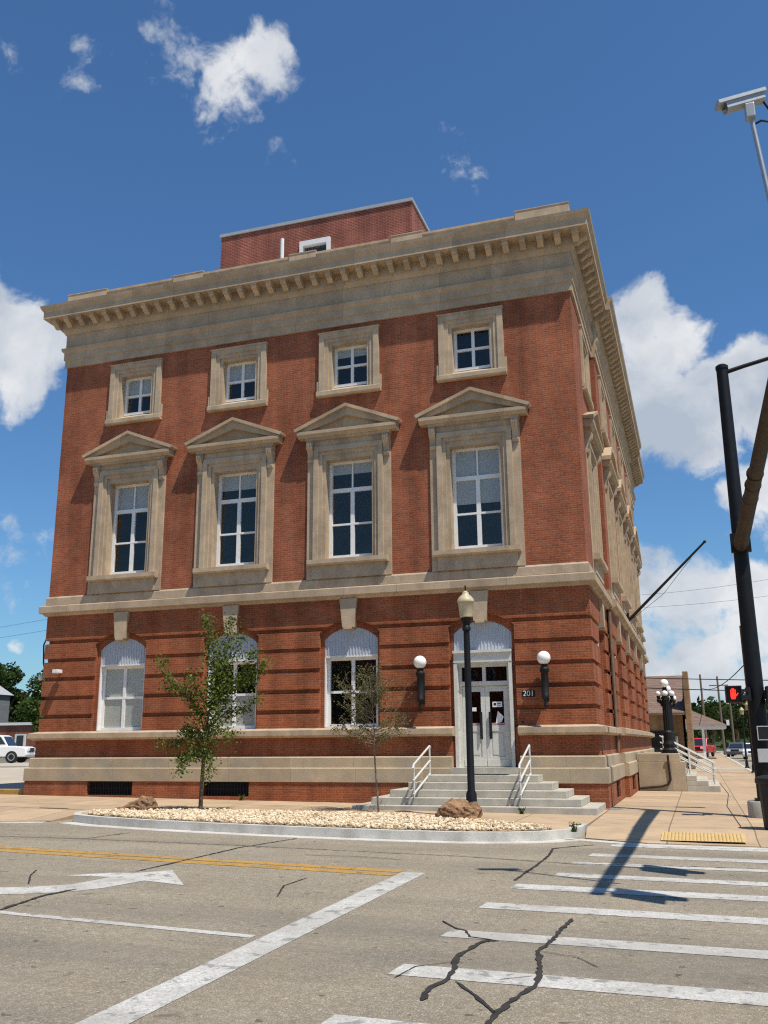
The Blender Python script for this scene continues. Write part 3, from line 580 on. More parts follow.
# ---- windows
def bars(mb, F, d0, d1, rects):
    for a, b, c, e in rects: mb.box(a, b, d0, d1, c, e, F)
def sash(F, c, w, z0, z1, d, rows, fr=.085, thick=()):
    """white frame with centre bar and horizontal bars; rows = (z, half height)"""
    mb = MB()
    bars(mb, F, d-.09, d, [(c-w, c-w+fr, z0, z1), (c+w-fr, c+w, z0, z1), (c-w+fr, c+w-fr, z0, z0+fr), (c-w+fr, c+w-fr, z1-fr*.8, z1)])
    for z, h in rows: mb.box(c-w+fr, c+w-fr, d-.085, d-.012, z-h, z+h, F)
    zs = [z0+fr]+[r[0] for r in rows]+[z1-fr*.8]
    hs = [0]+[r[1] for r in rows]+[0]
    for i in range(len(zs)-1):
        t = thick[i] if thick else .05
        mb.box(c-t, c+t, d-.083, d-.015, zs[i]+hs[i], zs[i+1]-hs[i+1], F)
    return mb
def pediment(F, c, d, seg):
    """console-borne hood: bed mould, horizontal cornice, tympanum, raking or curved cornice"""
    k = MB()
    k.box(c-1.32, c+1.32, d, d+.2, 10.40, 10.47, F).prof(F, [(d, 10.47), (d+.24, 10.47), (d+.3, 10.53), (d+.34, 10.56), (d+.34, 10.655), (d, 10.66)], c-1.55, c+1.55)
    if not seg:
        k.prism(F, [(c-1.3, 10.665), (c, 11.1), (c+1.3, 10.665)], d, d+.1)
        for s in (-1, 1):
            k.prism(F, [(c+s*1.3, 10.663), (c+s*1.56, 10.663), (c+s*1.575, 10.70), (c, 11.32), (c, 11.07)], d+.0, d+.26)
            k.prism(F, [(c+s*1.6, 10.66), (c+s*1.64, 10.70), (c+s*1.65, 10.75), (c, 11.41), (c, 11.315)], d+.0, d+.36)
    else:
        A = [(-1.62+3.24*i/16) for i in range(17)]
        f = lambda x, z, r: z+r*(1-(x/1.62)**2)
        k.prism(F, [(c+x*.9, f(x*.9, 10.66, .5)) for x in A]+[(c+1.5, 10.665), (c-1.5, 10.665)], d, d+.12)
        k.prism(F, [(c+x, f(x, 10.78, .68)) for x in A]+[(c+x, f(x, 10.64, .62)) for x in A[::-1]], d, d+.34)
    return k
def tall_window(F, c, d, seg, bl):
    f = sash(F, c, .72, 6.85, 9.78, d-.26, [(7.86, .028), (8.9, .06)], .09, (.06, .06, .022)).build('window', M['white'], B)
    MB().pane(c-.64, c+.64, d-.31, 6.93, 9.72, F).build('glass', M['glass'], f)
    if bl: MB().box(c-.66, c+.66, d-.335, d-.325, 9.7-bl, 9.76, F).build('blind', M['blind'], f)
    s = MB()
    for sg in (-1, 1):
        a, b = sorted((c+sg*1.08, c+sg*1.3)); s.box(a, b, d-.05, d+.06, 6.22, 10.4, F)           # outer pilaster strip
        a, b = sorted((c+sg*.93, c+sg*1.08)); s.box(a, b, d-.3, d+.15, 6.7, 10.05, F)            # architrave steps
        a, b = sorted((c+sg*.82, c+sg*.93)); s.box(a, b, d-.3, d+.10, 6.69, 9.94, F)
        a, b = sorted((c+sg*.72, c+sg*.82)); s.box(a, b, d-.35, d+.05, 6.68, 9.78, F)
    s.box(c-1.08, c+1.08, d-.3, d+.15, 10.05, 10.2, F).box(c-.93, c+.93, d-.3, d+.10, 9.94, 10.05, F).box(c-.82, c+.82, d-.32, d+.05, 9.78, 9.94, F)
    s.box(c-1.08, c+1.08, d-.3, d+.09, 10.2, 10.4, F)
    s.build('surround', M['stonet'], f)
    MB().prof(F, [(d-.3, 6.6), (d+.22, 6.6), (d+.26, 6.64), (d+.26, 6.76), (d-.3, 6.855)], c-1.22, c+1.22).build('sill', M['stonet'], f)
    MB().box(c-1.12, c+1.12, d-.2, d+.12, 6.22, 6.6, F).build('apron', M['stonet'], f)
    for sg in (-1, 1):
        u = c+sg*1.19; k = MB()
        k.prof(F, [(d+.05, 9.75), (d+.11, 9.72), (d+.15, 9.8), (d+.11, 9.9), (d+.14, 10.05), (d+.24, 10.15), (d+.26, 10.3), (d+.2, 10.4), (d+.05, 10.4)], u-.09, u+.09)
        for t in (-.055, 0, .055): k.prof(F, [(d+.06, 10.12), (d+.25, 10.16), (d+.275, 10.28), (d+.22, 10.39), (d+.06, 10.39)], u+t-.016, u+t+.016)
        k.build('console', M['stonet'], f)
    pediment(F, c, d, seg).build('pediment', M['stone'], f)
def small_window(F, c, d, bl):
    f = sash(F, c, .57, 12.17, 13.46, d-.24, [(12.82, .035)], .085, (.045, .045)).build('window', M['white'], B)
    MB().pane(c-.5, c+.5, d-.295, 12.25, 13.4, F).build('glass', M['glass'], f)
    if bl: MB().box(c-.52, c+.52, d-.32, d-.31, 13.44-bl, 13.46, F).build('blind', M['blind'], f)
    s = MB()
    for (w0, w1, z0, z1, dd) in ((.79, .96, 11.9, 13.84, .1), (.67, .79, 11.89, 13.68, .06), (.57, .67, 11.88, 13.56, .02)):
        s.box(c-w1, c-w0, d-.3, d+dd, z0, z1, F).box(c+w0, c+w1, d-.3, d+dd, z0, z1, F)
        s.box(c-w0, c+w0, d-.3, d+dd, {.79: 13.68, .67: 13.56, .57: 13.46}[w0], z1, F)
    s.box(c-.99, c+.99, d, d+.13, 13.84, 13.88, F)
    for sg in (-1, 1): a, b = sorted((c+sg*.96, c+sg*1.03)); s.box(a, b, d-.0, d+.08, 11.87, 12.3, F)
    s.build('surround', M['stonet'], f)
    MB().prof(F, [(d-.3, 11.78), (d+.12, 11.78), (d+.16, 11.82), (d+.16, 11.94), (d-.3, 12.18)], c-1.02, c+1.02).build('sill', M['stonet'], f)
def lunette(F, c, d, w, z0, parent):
    k = MB(); n = 17
    for i in range(n):
        a = c-w+2*w*i/n; b = a+2*w/n; za, zb = [hw_inv(abs(x-c), w) for x in (a, b)]
        k.prism(F, [(a, z0), (b, z0), (b, zb), (a, za)], d-.05, d)
        k.prism(F, [(a+.006, z0+.002), (a+.03, z0+.002), (a+.03, za-.003), (a+.006, za-.003)], d-.02, d+.016)
    return k.build('beadboard_panel', M['bead'], parent)
def hw_inv(x, w):
    s = .325; rad = (w*w+s*s)/(2*s); return 4.48+.012+math.sqrt(max(0, rad*rad-min(x, w)**2))-(rad-s)
def arch_window(F, c, d, bl):
    f = sash(F, c, .788, 2.04, 3.98, d, [(3.02, .035)], .1, (.05, .05)).build('window', M['white'], B)
    MB().pane(c-.7, c+.7, d-.05, 2.12, 3.92, F).build('glass', M['glass'], f)
    lunette(F, c, d+.14, .796, 4.03, f); MB().box(c-.795, c+.795, d-.05, d+.15, 3.98, 4.03, F).build('head_bar', M['white'], f)
    for sg in ((-1, 1) if F is front else ()): a, b = sorted((c+sg*.796, c+sg*.765)); MB().box(a, b, d+.001, d+.15, 2.05, 3.979, F).build('jamb_lining', M['white'], f)
    for z0, z1 in bl: MB().box(c-.7, c+.7, d-.068, d-.062, z0, z1, F).build('blind', M['blindl'], f)
tb = [.85, .45, .3, 1.55]
for i, c in enumerate(CU):
    tall_window(front, c, WD, False, tb[i]); small_window(front, c, WD, (.66, .64, .3, .0)[i])
    if i < 3: arch_window(front, c, -.52, ([(2.1, 3.95)], [(2.1, 2.98)], [])[i])
for i, c in enumerate(SU):
    o = PD if P0 < c < P1 else 0
    tall_window(side, c, WD+o-.045, 0 < i < 5, .6*(i % 2)); small_window(side, c, WD+o-.03, .5*(i % 2)); arch_window(side, c, -.52+o, [(2.1, 3.2)] if i % 2 else [])
# ---- front door
c = CU[3]; d = -.46
fr = MB()
fr.box(c-.79, c-.7, d-.1, d+.22, .97, 3.66, front).box(c+.7, c+.79, d-.1, d+.22, .97, 3.66, front)
fr.box(c-.7, c+.7, d-.1, d+.06, 3.58, 3.66, front).box(c-.79, c+.79, d-.1, d+.2, 3.66, 3.95, front).box(c-.80, c+.80, d-.1, d+.26, 3.95, 4.02, front).box(c-.795, c+.795, d-.1, d+.23, 3.7, 3.74, front)
fr.box(c-.7, c+.7, d-.08, d+.05, 3.08, 3.2, front).box(c-.045, c+.045, d-.08, d+.05, 3.2, 3.58, front)
for s in (-1, 1):
    a, b = sorted((c+s*.7, c+s*.62)); fr.box(a, b, d-.08, d+.04, 3.2, 3.58, front); fr.box(a, b, d-.08, d+.02, .97, 3.08, front)
    for z0, z1 in ((1.1, 1.8), (1.95, 2.8), (2.95, 3.55)):
        a, b = sorted((c+s*.7, c+s*.69)); fr.box(a, b, d+.06, d+.18, z0, z1, front)
df = fr.build('door_frame', M['doorp'], B)
MB().pane(c-.62, c+.62, d-.03, 3.2, 3.58, front).build('transom_glass', M['dglass'], df); lunette(front, c, d+.08, .796, 4.02, df)
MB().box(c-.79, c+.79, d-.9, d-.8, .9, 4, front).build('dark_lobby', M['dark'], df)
for s in (-1, 1):
    a, b = (c-.615, c-.004) if s < 0 else (c+.004, c+.615)
    l = MB(); z0, z1 = .99, 3.07
    st = .115
    l.box(a, a+st, d-.05, d, z0, z1, front).box(b-st, b, d-.05, d, z0, z1, front).box(a+st, b-st, d-.05, d, 2.93, z1, front).box(a+st, b-st, d-.05, d, 1.9, 2.05, front).box(a+st, b-st, d-.05, d, z0, 1.24, front)
    l.box(a+st, b-st, d-.05, d-.025, 1.24, 1.9, front).box(a+st+.05, b-st-.05, d-.025, d-.012, 1.3, 1.84, front)
    lo = l.build('door', M['doorp'], B)
    MB().pane(a+st, b-st, d-.03, 2.05, 2.93, front).build('glass', M['dglass'], lo)
    hx = c+s*.125-.0
    h = MB().tube([front(hx, d+.05, 1.72), front(hx, d+.05, 2.38)], .022, 8); h.box(hx-.03, hx+.03, d, d+.05, 1.78, 1.84, front).box(hx-.03, hx+.03, d, d+.05, 2.26, 2.32, front).box(hx-.035, hx+.035, d+.001, d+.008, 1.7, 2.4, front)
    h.build('handle', M['blackm'], lo)
    MB().box(a+.02, b-.02, d+.001, d+.01, 1.0, 1.17, front).build('kick_plate', M['doorp'], lo)
    MB().box(a+st+.01, b-st-.01, d-.028, d-.025, 2.06, 2.11, front).build('sticker', mat('pink_sticker', (.5, .25, .25), .6), lo)
    if s < 0: MB().box(a+st+.13, a+st+.25, d-.028, d-.024, 2.42, 2.52, front).build('notice', M['paper'], lo)
    else:
        nt_ = MB().box(a+st+.07, b-st-.05, d-.028, d-.024, 2.52, 2.66, front).build('notice', M['paper'], lo)
        MB().box(a+st+.1, a+st+.17, d-.0238, d-.023, 2.56, 2.63, front).box(a+st+.2, a+st+.3, d-.0238, d-.023, 2.6, 2.62, front).box(a+st+.2, a+st+.29, d-.0238, d-.023, 2.56, 2.575, front).build('print', M['ink'], nt_)
        MB().prism(front, [(a+st+.14, 2.09), (a+st+.21, 2.42), (a+st+.36, 2.27), (a+st+.3, 2.13)], d-.028, d-.023).build('folded_paper', M['paper'], lo)
MB().box(-2.1, -2.06, -.165, -.15, 1.78+.3, 1.78+.36, front).build('bell_push', M['blackm'], B)
MB().box(c-.9, c+.9, -.6, .02, .8, .975, front).build('threshold', M['granite'], B)
# house number 201 in white figures
def txt(body, size, m, loc, parent, rot=(math.pi/2, 0, 0), ext=.006):
    cu = bpy.data.curves.new('figures', 'FONT'); cu.body = body; cu.size = size; cu.extrude = ext; cu.align_x = 'CENTER'; cu.align_y = 'CENTER'
    o = bpy.data.objects.new('figures', cu); COL.objects.link(o)
    dg = bpy.context.evaluated_depsgraph_get(); me = bpy.data.meshes.new_from_object(o.evaluated_get(dg)); bpy.data.objects.remove(o)
    me.materials.append(m); q = bpy.data.objects.new('figures', me); COL.objects.link(q); q.rotation_euler = rot
    q.location = Vector(loc)-wloc(parent); q.parent = parent; return q
hp = tag(MB().box(-2.07, -1.74, .185, .199, 2.75, 2.92).build('house_number', M['blackm']), 'small house number 201 in white figures on brick right of the door', 'house number')
txt('201', .2, M['white'], (-1.905, .18, 2.835), hp)
# downspout at the corner bay
MB().tube([(-.1, 4.95, 5.5), (-.1, 4.95, .1)], .05, 8).build('downspout', M['wood'], B)
# ------------------------------------------------------------------ front steps and rails
st = empty('entrance_steps', (-2.95, -.8, 0)); tag(st, 'broad grey stone entrance steps rising on three sides to the white front door', 'steps')
for k in range(5):
    hwid = 2.93-.375*k; y = -2.15+.35*k; z1 = .15+.165*k+.004
    MB().box(-3.02-hwid, -3.02+hwid, y, -.035 if k else -.035, (-.3 if k == 0 else z1-.165), z1).build('step', M['granite'], st, bevel=.012)
def rail(x, lab):
    r = empty('handrail', (x, -1.2, .3)); tag(r, lab, 'handrail', 'front door handrails')
    for y, zb, zt in ((-1.95, .32, 1.1), (-.5, .8, 1.52)): MB().tube([(x, y, zb), (x, y, zt)], .024, 8).build('post', M['railp'], r)
    for dz in (0, .34, .66): MB().tube([(x, -2.02, 1.06-dz), (x, -.46, 1.51-dz)] if dz else [(x, -1.95, .95), (x, -2.03, 1.02), (x, -1.95, 1.1), (x, -.5, 1.53), (x, -.42, 1.5)], .026, 8).build('rail', M['railp'], r)
rail(-4.42, 'left metal handrail on the front steps beside the young bare tree'); rail(-1.83, 'right metal handrail on the front steps, below the house number')
# door mat
tag(MB().box(-3.3, -2.4, -.72, -.25, .818, .832).build('door_mat', M['plast']), 'thin dark mat on the top step before the white door', 'mat')
# ------------------------------------------------------------------ wall lanterns
def wall_lamp(x, lab):
    r = tag(empty('wall_lantern', (x, .2, 2.5)), lab, 'wall lamp', 'globe lamps beside the door'); y = -.1
    MB().ball((x, y, 3.72), .175, 20, 12).build('globe', M['globe'], r, smooth=True)
    b = MB().lathe([(.06, 3.56), (.1, 3.54), (.085, 3.48), (.12, 3.44), (.12, 3.38), (.09, 3.34), (.1, 3.1), (.085, 2.8), (.1, 2.78), (.1, 2.72), (.06, 2.68), (.045, 2.58), (.06, 2.52), (.02, 2.46)], (x, y, 0), 16)
    b.build('bracket_column', M['blackm'], r, smooth=True)
    MB().prof(lambda u, d, z: (u, .2-d, z), [(0, 2.62), (.06, 2.62), (.1, 2.9), (.24, 2.95), (.24, 3.05), (.12, 3.1), (.1, 3.3), (.22, 3.36), (.22, 3.42), (0, 3.44)], x-.045, x+.045).build('back_plate', M['blackm'], r)
wall_lamp(-4.75, 'white globe lamp on black bracket, left of the white front doors'); wall_lamp(-1.42, 'white globe lamp on black bracket, above the house number right of the door')
# security camera on front wall
r = tag(empty('security_camera', (-16.35, .2, 3.84)), 'small white security camera on the brick left of the first window', 'camera')
MB().box(-16.55, -16.33, -.12, .1, 3.79, 3.9).build('housing', M['white'], r, bevel=.015); MB().tube([(-16.46, .2, 3.86), (-16.46, .05, 3.84)], .03, 8).build('mount', M['white'], r)
r = tag(empty('electrical_box', (XL-.05, 1.0, 4.4)), 'grey utility box with cable loops on the far left wall', 'utility box')
MB().box(XL-.12, XL+.19, .9, 1.3, 4.35, 4.95).build('cabinet', M['galv'], r)
MB().tube([(XL-.1, .95, 4.9), (XL-.35, .95, 5.05), (XL-.45, .95, 4.8), (XL-.4, .95, 4.2), (XL-.3, .95, 3.9)], .025, 6).build('cable', M['wire'], r); MB().ball((XL-.45, .95, 3.75), .09, 10, 6).build('insulator', M['globe'], r)

# ------------------------------------------------------------------ side entrance: cheek walls, steps, lamps, rails, flagpole
def cheek(y0, lab):
    r = tag(empty('cheek_wall', (.95, y0+.6, 0)), lab, 'cheek wall', 'stone cheek walls of the side steps')
    MB().box(.18, 1.7, y0, y0+1.2, -.3, .93).build('body', M['stoneb'], r, bevel=.01); MB().box(.18, 1.55, y0+.1, y0+1.1, .93, 1.2).build('cap', M['stoneb'], r, bevel=.02)
    return r
cheek(9.2, 'nearer pale stone cheek wall with a pipe down it, right of the brick corner'); cheek(12.9, 'farther stone cheek wall beyond the side steps')
s2 = tag(empty('side_steps', (1.6, 11.6, 0)), 'pale stone side steps with railings, right of the stone cheek wall', 'steps')
for k in range(3): MB().box(1.705, 2.75-.36*k, 9.25, 14.05, -.3 if k == 0 else .16*k, .16*(k+1)).build('step', M['granite'], s2, bevel=.01)
for k in range(3, 7): MB().box(.2, 1.69-.3*(k-3), 10.42, 12.88, -.2 if k == 3 else .16*k, .16*(k+1)).build('step', M['granite'], s2, bevel=.01)
tag(MB().tube([(1.17, 9.12, 1.15), (1.17, 9.16, 1.0), (1.2, 9.17, .35), (1.1, 9.17, .2), (.9, 9.17, .14), (.2, 9.17, .08)], .035, 8).build('conduit_pipe', M['arm']), 'dark conduit pipe running down the pale stone cheek wall', 'pipe')
def side_rail(y, lab):
    r = tag(empty('handrail', (2.2, y, 0)), lab, 'handrail', 'railings of the side steps')
    for x, zb, zt in ((2.6, .16, .86), (1.82, .48, 1.32), (1.0, 1.1, 1.72)): MB().tube([(x, y, zb-.02), (x, y, zt)], .025, 8).build('post', M['railp'], r)
    for dz in (0, .22, .44): MB().tube([(.9, y, 1.79-dz), (2.66, y, .84-dz*.9)], .024, 8).build('rail', M['railp'], r)
side_rail(9.9+.55, 'nearer pale metal railing on the side steps by the cheek wall'); side_rail(12.8, 'farther pale metal railing on the side steps')
def cluster_lamp(x, y, lab):
    r = tag(empty('cluster_lamp', (x, y, 1.2)), lab, 'lamp', 'five globe lamps at the side steps')
    MB().box(x-.27, x+.27, y-.27, y+.27, 1.2, 1.26).lathe([(.25, 1.26), (.25, 1.32), (.18, 1.38), (.2, 1.5), (.16, 1.62), (.17, 1.9), (.13, 1.96)], (x, y, 0), 16).build('base', M['blackm'], r)
    MB().lathe([(.13, 1.94), (.12, 3.0), (.16, 3.04), (.13, 3.1), (.09, 3.2), (.07, 3.42)], (x, y, 0), 24, .16).build('column', M['blackm'], r)
    a = MB()
    for s, t in ((1, 0), (-1, 0), (0, 1), (0, -1)):
        a.tube([(x+s*.1, y+t*.1, 2.95), (x+s*.17, y+t*.17, 2.88), (x+s*.22, y+t*.22, 2.98), (x+s*.22, y+t*.22, 3.12)], [.05, .05, .045, .05], 8)
        a.lathe([(.05, 2.9), (.08, 3.0), (.05, 3.02), (.075, 3.12)], (x+s*.22, y+t*.22, 0), 10)
        MB().ball((x+s*.22, y+t*.22, 3.2), .1, 14, 8).build('globe', M['globe'], r, smooth=True)
    a.build('arm', M['blackm'], r); MB().ball((x, y, 3.55), .145, 16, 10).build('globe', M['globe'], r, smooth=True)
cluster_lamp(1.22, 9.75, 'black lamp post with five white globes on the nearer cheek wall'); cluster_lamp(1.2, 13.5, 'black lamp post with white globes half hidden behind the nearer one')
r = tag(empty('flagpole', (.15, 11.6, 6.1)), 'bare dark flagpole slanting out from the side of the brick building', 'flagpole')
MB().tube([(-.1, 11.6, 5.86), (3.0, 11.6, 8.8)], [.06, .04], 8).build('pole', M['blackm'], r); MB().ball((3.03, 11.6, 8.83), .06, 8, 6).build('finial', M['blackm'], r)
MB().tube([(.25, 11.6, 6.1), (1.4, 11.6, 6.95), (2.5, 11.6, 8.25)], .008, 5).build('rope', M['wire'], r)
MB().box(-.1, .1, 11.5, 11.7, 5.95, 6.3).build('bracket', M['blackm'], r)

# ------------------------------------------------------------------ street lamps
def street_lamp(x, y, h, lab, cat='street lamp', group=None):
    r = tag(empty('street_lamp', (x, y, gz(x))), lab, cat, group); k = h/5.1; g = gz(x)
    MB().lathe([(.2*k, g), (.2*k, g+.08*k), (.13*k, g+.14*k), (.12*k, g+.5*k), (.085*k, g+.58*k), (.072*k, g+4.2*k)], (x, y, 0), 14).build('post', M['black'], r, smooth=True)
    MB().lathe([(.072*k, g+4.12*k), (.1*k, g+4.14*k), (.1*k, g+4.2*k), (.075*k, g+4.24*k), (.11*k, g+4.34*k), (.13*k, g+4.42*k), (.05*k, g+4.43*k)], (x, y, 0), 14).build('collar', M['black'], r, smooth=True)
    MB().lathe([(.11*k, g+4.42*k), (.15*k, g+4.45*k), (.185*k, g+4.78*k), (.205*k, g+4.8*k), (.2*k, g+4.84*k), (.16*k, g+4.9*k), (.08*k, g+4.98*k), (.075*k, g+5.02*k), (.02*k, g+5.06*k)], (x, y, 0), 16).build('lantern', M['lampg'], r, smooth=True)
    MB().lathe([(.02*k, g+5.05*k), (.018*k, g+5.18*k), (.003, g+5.2*k)], (x, y, 0), 8).build('finial', M['black'], r)
    return r
street_lamp(-2.62, -3.6, 5.02, 'tall black street lamp with cream lantern before the white front doors')
street_lamp(4.88, 39, 3.72, 'black street lamp with cream lantern far along the side pavement', group='lamps along the side street')
street_lamp(4.82, 30, 3.72, 'black street lamp with cream lantern partly hidden behind the signal pole', group='lamps along the side street')

# ------------------------------------------------------------------ traffic signal pole
PX, PY = 3.52, -1.4
r = tag(empty('traffic_signal_pole', (PX, PY, gz(PX))), 'tall black traffic signal pole with a brown mast arm at the right edge', 'signal pole')
MB().lathe([(.19, .05), (.19, 2), (.165, 6), (.135, 10.5), (.15, 10.5), (.15, 10.58), (.1, 10.62)], (PX, PY, 0), 24).build('pole', M['black'], r, smooth=True)
MB().lathe([(.43, -.2), (.43, .28), (.41, .31)], (PX+.02, PY, 0), 28).build('footing', M['granite'], r, smooth=True)
MB().box(PX-.24, PX+.24, PY-.24, PY+.24, .31, .36).build('base_plate', M['black'], r); MB().box(PX-.22, PX+.22, PY-.3, PY-.17, 5.85, 6.3).build('flange', M['black'], r)
ma = MB().tube([(PX+.0, PY-.2, 6.02), (PX+.02, PY-2.5, 6.1), (PX+.05, PY-6, 6.2), (PX+.1, -14.0, 6.37)], [.165, .15, .125, .085], 18).build('mast_arm', M['arm'], r, smooth=True)
for y in (-5.6, -6.5, -7.2): MB().tube([(PX+.035+.003*(-y-5.6), y, 6.2-.03*(y+6)-.03), (PX+.036+.003*(-y-5.6), y-.02, 6.2-.03*(y+6)-.03)], .15, 18).build('strap', M['arm'], ma)
MB().tube([(PX, PY, 10.4), (PX+.5, PY, 10.52), (PX+1.6, PY, 10.75), (PX+2.6, PY, 10.85)], [.055, .05, .045, .04], 10).build('luminaire_arm', M['black'], r)
MB().box(PX+2.5, PX+3.2, PY-.15, PY+.15, 10.8, 10.92).build('luminaire', M['galv'], r, bevel=.03)
# signal heads on the arm (their shadows fall on the road)
for y, lab in ((-13.7, 'black traffic signal hanging at the tip of the mast arm'), (-11.3, 'black traffic signal hanging in the middle of the mast arm')):
    X = PX+.3 if y < -13 else PX+.5
    h = tag(empty('traffic_signal', (X, y, 6.3)), lab, 'traffic signal', 'signals on the mast arm')
    MB().box(X-.1, X+.28, y-.12, y+.12, 5.0, 6.15).build('housing', M['plast'], h, bevel=.02)
    MB().box(X-.06, X-.05, y-.35, y+.35, 4.8, 6.3).build('backplate', M['plast'], h)
    MB().tube([(PX+.1, y, 6.28), (X+.1, y, 6.1)], .04, 8).build('hanger', M['galv'], h)
    for z in (5.9, 5.57, 5.24): MB().tube([(X-.1, y, z), (X-.2, y, z-.02)], .13, 12).build('visor', M['plast'], h)
# traffic camera on a riser from the arm
h = tag(empty('traffic_camera', (3.75, -13, 6.4)), 'silver traffic camera on a thin riser pipe against the blue sky', 'camera')
MB().tube([(3.78, -13, 6.3), (3.53, -13, 9.36)], [.032, .03], 10).build('riser', M['galv'], h, smooth=True)
q = Vector((-.95, -.22, -.24)).normalized(); a = Vector((3.70, -12.94, 9.67)); b_ = a+q*.5
def obox(mb, p0, p1, w, hh, up=Vector((0, 0, 1))):
    t = (p1-p0).normalized(); sdir = t.cross(up).normalized(); u2 = sdir.cross(t).normalized()
    return mb.rings([[p+sdir*w*i+u2*hh*j for i, j in ((-1, -.7), (-1, .5), (-.55, 1), (.55, 1), (1, .5), (1, -.7), (.5, -1), (-.5, -1))] for p in (p0, p1)])
obox(MB(), a, b_, .075, .07).build('housing', M['galv'], h); obox(MB(), a-q*.02+Vector((0, 0, .065)), b_+q*.1+Vector((0, 0, .065)), .095, .04).build('sunshield', M['galv'], h)
obox(MB(), b_, b_+q*.015, .07, .07).build('lens', M['cglass'], h); MB().box(3.46, 3.58, -13.07, -12.95, 9.34, 9.55).build('mount', M['galv'], h, bevel=.015)
MB().tube([a+Vector((0, 0, -.06)), a+Vector((.08, .05, -.2)), a+Vector((.05, 0, -.38)), a+Vector((-.06, -.1, -.4)), (3.57, -12.95, 9.3)], .014, 6).build('cable', M['wire'], h)
# pedestrian signal
h = tag(empty('pedestrian_signal', (3.1, -1.72, 2.6)), 'black pedestrian signal showing a red hand on the signal pole', 'pedestrian signal')
MB().box(2.86, 3.21, -1.86, -1.62, 2.42, 2.79).build('housing', M['plast'], h, bevel=.02)
v = MB()
v.box(2.86, 3.21, -1.98, -1.86, 2.77, 2.79).box(2.86, 2.88, -1.98, -1.86, 2.42, 2.77).box(3.19, 3.21, -1.98, -1.86, 2.42, 2.77).build('hood', M['plast'], h)
MB().box(3.21, 3.37, -1.8, -1.7, 2.5, 2.56).box(3.21, 3.37, -1.8, -1.7, 2.66, 2.72).box(3.3, 3.4, -1.78, -1.4, 2.47, 2.76).build('bracket', M['plast'], h)
g = MB(); hx, hz, hy = 3.03, 2.50, -1.875
hd = lambda u, d, z: (hx+u, hy-d, hz+z)
g.prism(hd, [(-.045, 0), (.035, 0), (.06, .09), (.05, .13), (-.062, .13), (-.062, .05)], 0, .01)
for u, l in ((-.05, .06), (-.018, .09), (.013, .085), (.042, .06)): g.box(u-.011, u+.011, 0, .01, .131, .13+l+.02, hd)
g.prism(hd, [(.061, .06), (.11, .125), (.092, .14), (.055, .09)], .001, .011)
g.build('hand_symbol', M['hand'], h)
h = tag(empty('side_pedestrian_signal', (3.8, -1.4, 2.6)), 'black pedestrian signal seen edge on, right of the signal pole', 'pedestrian signal')
MB().box(3.72, 3.98, -1.75, -1.4, 2.38, 2.78).build('housing', M['plast'], h, bevel=.02); MB().box(3.6, 3.72, -1.5, -1.44, 2.5, 2.7).build('bracket', M['plast'], h)
h = tag(empty('push_button_sign', (3.56, -1.6, 1.75)), 'black crossing sign outlined in white on the signal pole', 'sign')
MB().box(3.45, 3.72, -1.63, -1.61, 1.6, 1.92).build('board', M['plast'], h)
MB().box(3.455, 3.475, -1.635, -1.631, 1.605, 1.915).box(3.695, 3.715, -1.635, -1.631, 1.605, 1.915).box(3.475, 3.695, -1.635, -1.631, 1.893, 1.915).box(3.475, 3.695, -1.635, -1.631, 1.605, 1.625).build('border', M['plate'], h)
tag(MB().box(3.42, 3.7, -1.63, -1.61, 1.13, 1.42).build('push_button_plate', M['plate'], bevel=.008), 'blank pale grey plate low on the black signal pole', 'sign')
# trash bin
r = tag(empty('trash_bin', (3.52, -4.5, 0)), 'black tapered trash bin at the right edge of the pavement', 'trash bin')
MB().lathe([(.25, -.03), (.27, 0), (.31, .8), (.31, .82)], (3.52, -4.5, 0), 24, .03).build('body', M['plast'], r)
MB().lathe([(.345, .8), (.36, .83), (.35, .9), (.3, .93), (.2, .95)], (3.52, -4.5, 0), 24).build('rim', M['plast'], r, smooth=True)

# ------------------------------------------------------------------ rocks
def rock(c, pts, lab, seed):
    bm = bmesh.new(); random.seed(seed)
    for p in pts: bm.verts.new(Vector(p)*.86)
    h = bmesh.ops.convex_hull(bm, input=bm.verts[:]); bmesh.ops.delete(bm, geom=[v for v in bm.verts if not v.link_faces], context='VERTS')
    bmesh.ops.triangulate(bm, faces=bm.faces[:]); bmesh.ops.subdivide_edges(bm, edges=bm.edges[:], cuts=7, use_grid_fill=True); bmesh.ops.recalc_face_normals(bm, faces=bm.faces[:])
    bm.normal_update(); nn = {v: v.normal.copy() for v in bm.verts}
    for v in bm.verts:
        p = v.co*1.0; q = Vector((p.x*5, p.y*5, p.z*16+p.x*6))
        v.co += nn[v]*(.05*noise.noise(q+Vector((seed, 0, 0)))+.03*noise.noise(p*14)-.03*abs(noise.noise(p*6+Vector((0, seed, 3)))))
    me = bpy.data.meshes.new('boulder'); bm.to_mesh(me); bm.free(); me.materials.append(M['rock'])
    o = bpy.data.objects.new('boulder', me); COL.objects.link(o); o.location = c; return tag(o, lab, 'boulder')
rock((-10.4, -4.6, gz(-10)+.0), [(-.62, -.15, 0), (-.6, .2, -.02), (-.5, -.2, .06), (.45, -.3, 0), (.55, .2, 0), (.5, -.15, .26), (.35, -.1, .4), (.3, .25, .42), (.05, .1, .38), (-.2, .25, .25), (.55, .1, .25), (.1, -.28, .2)], 'brown wedge shaped boulder left of the leafy young tree', 2.3)
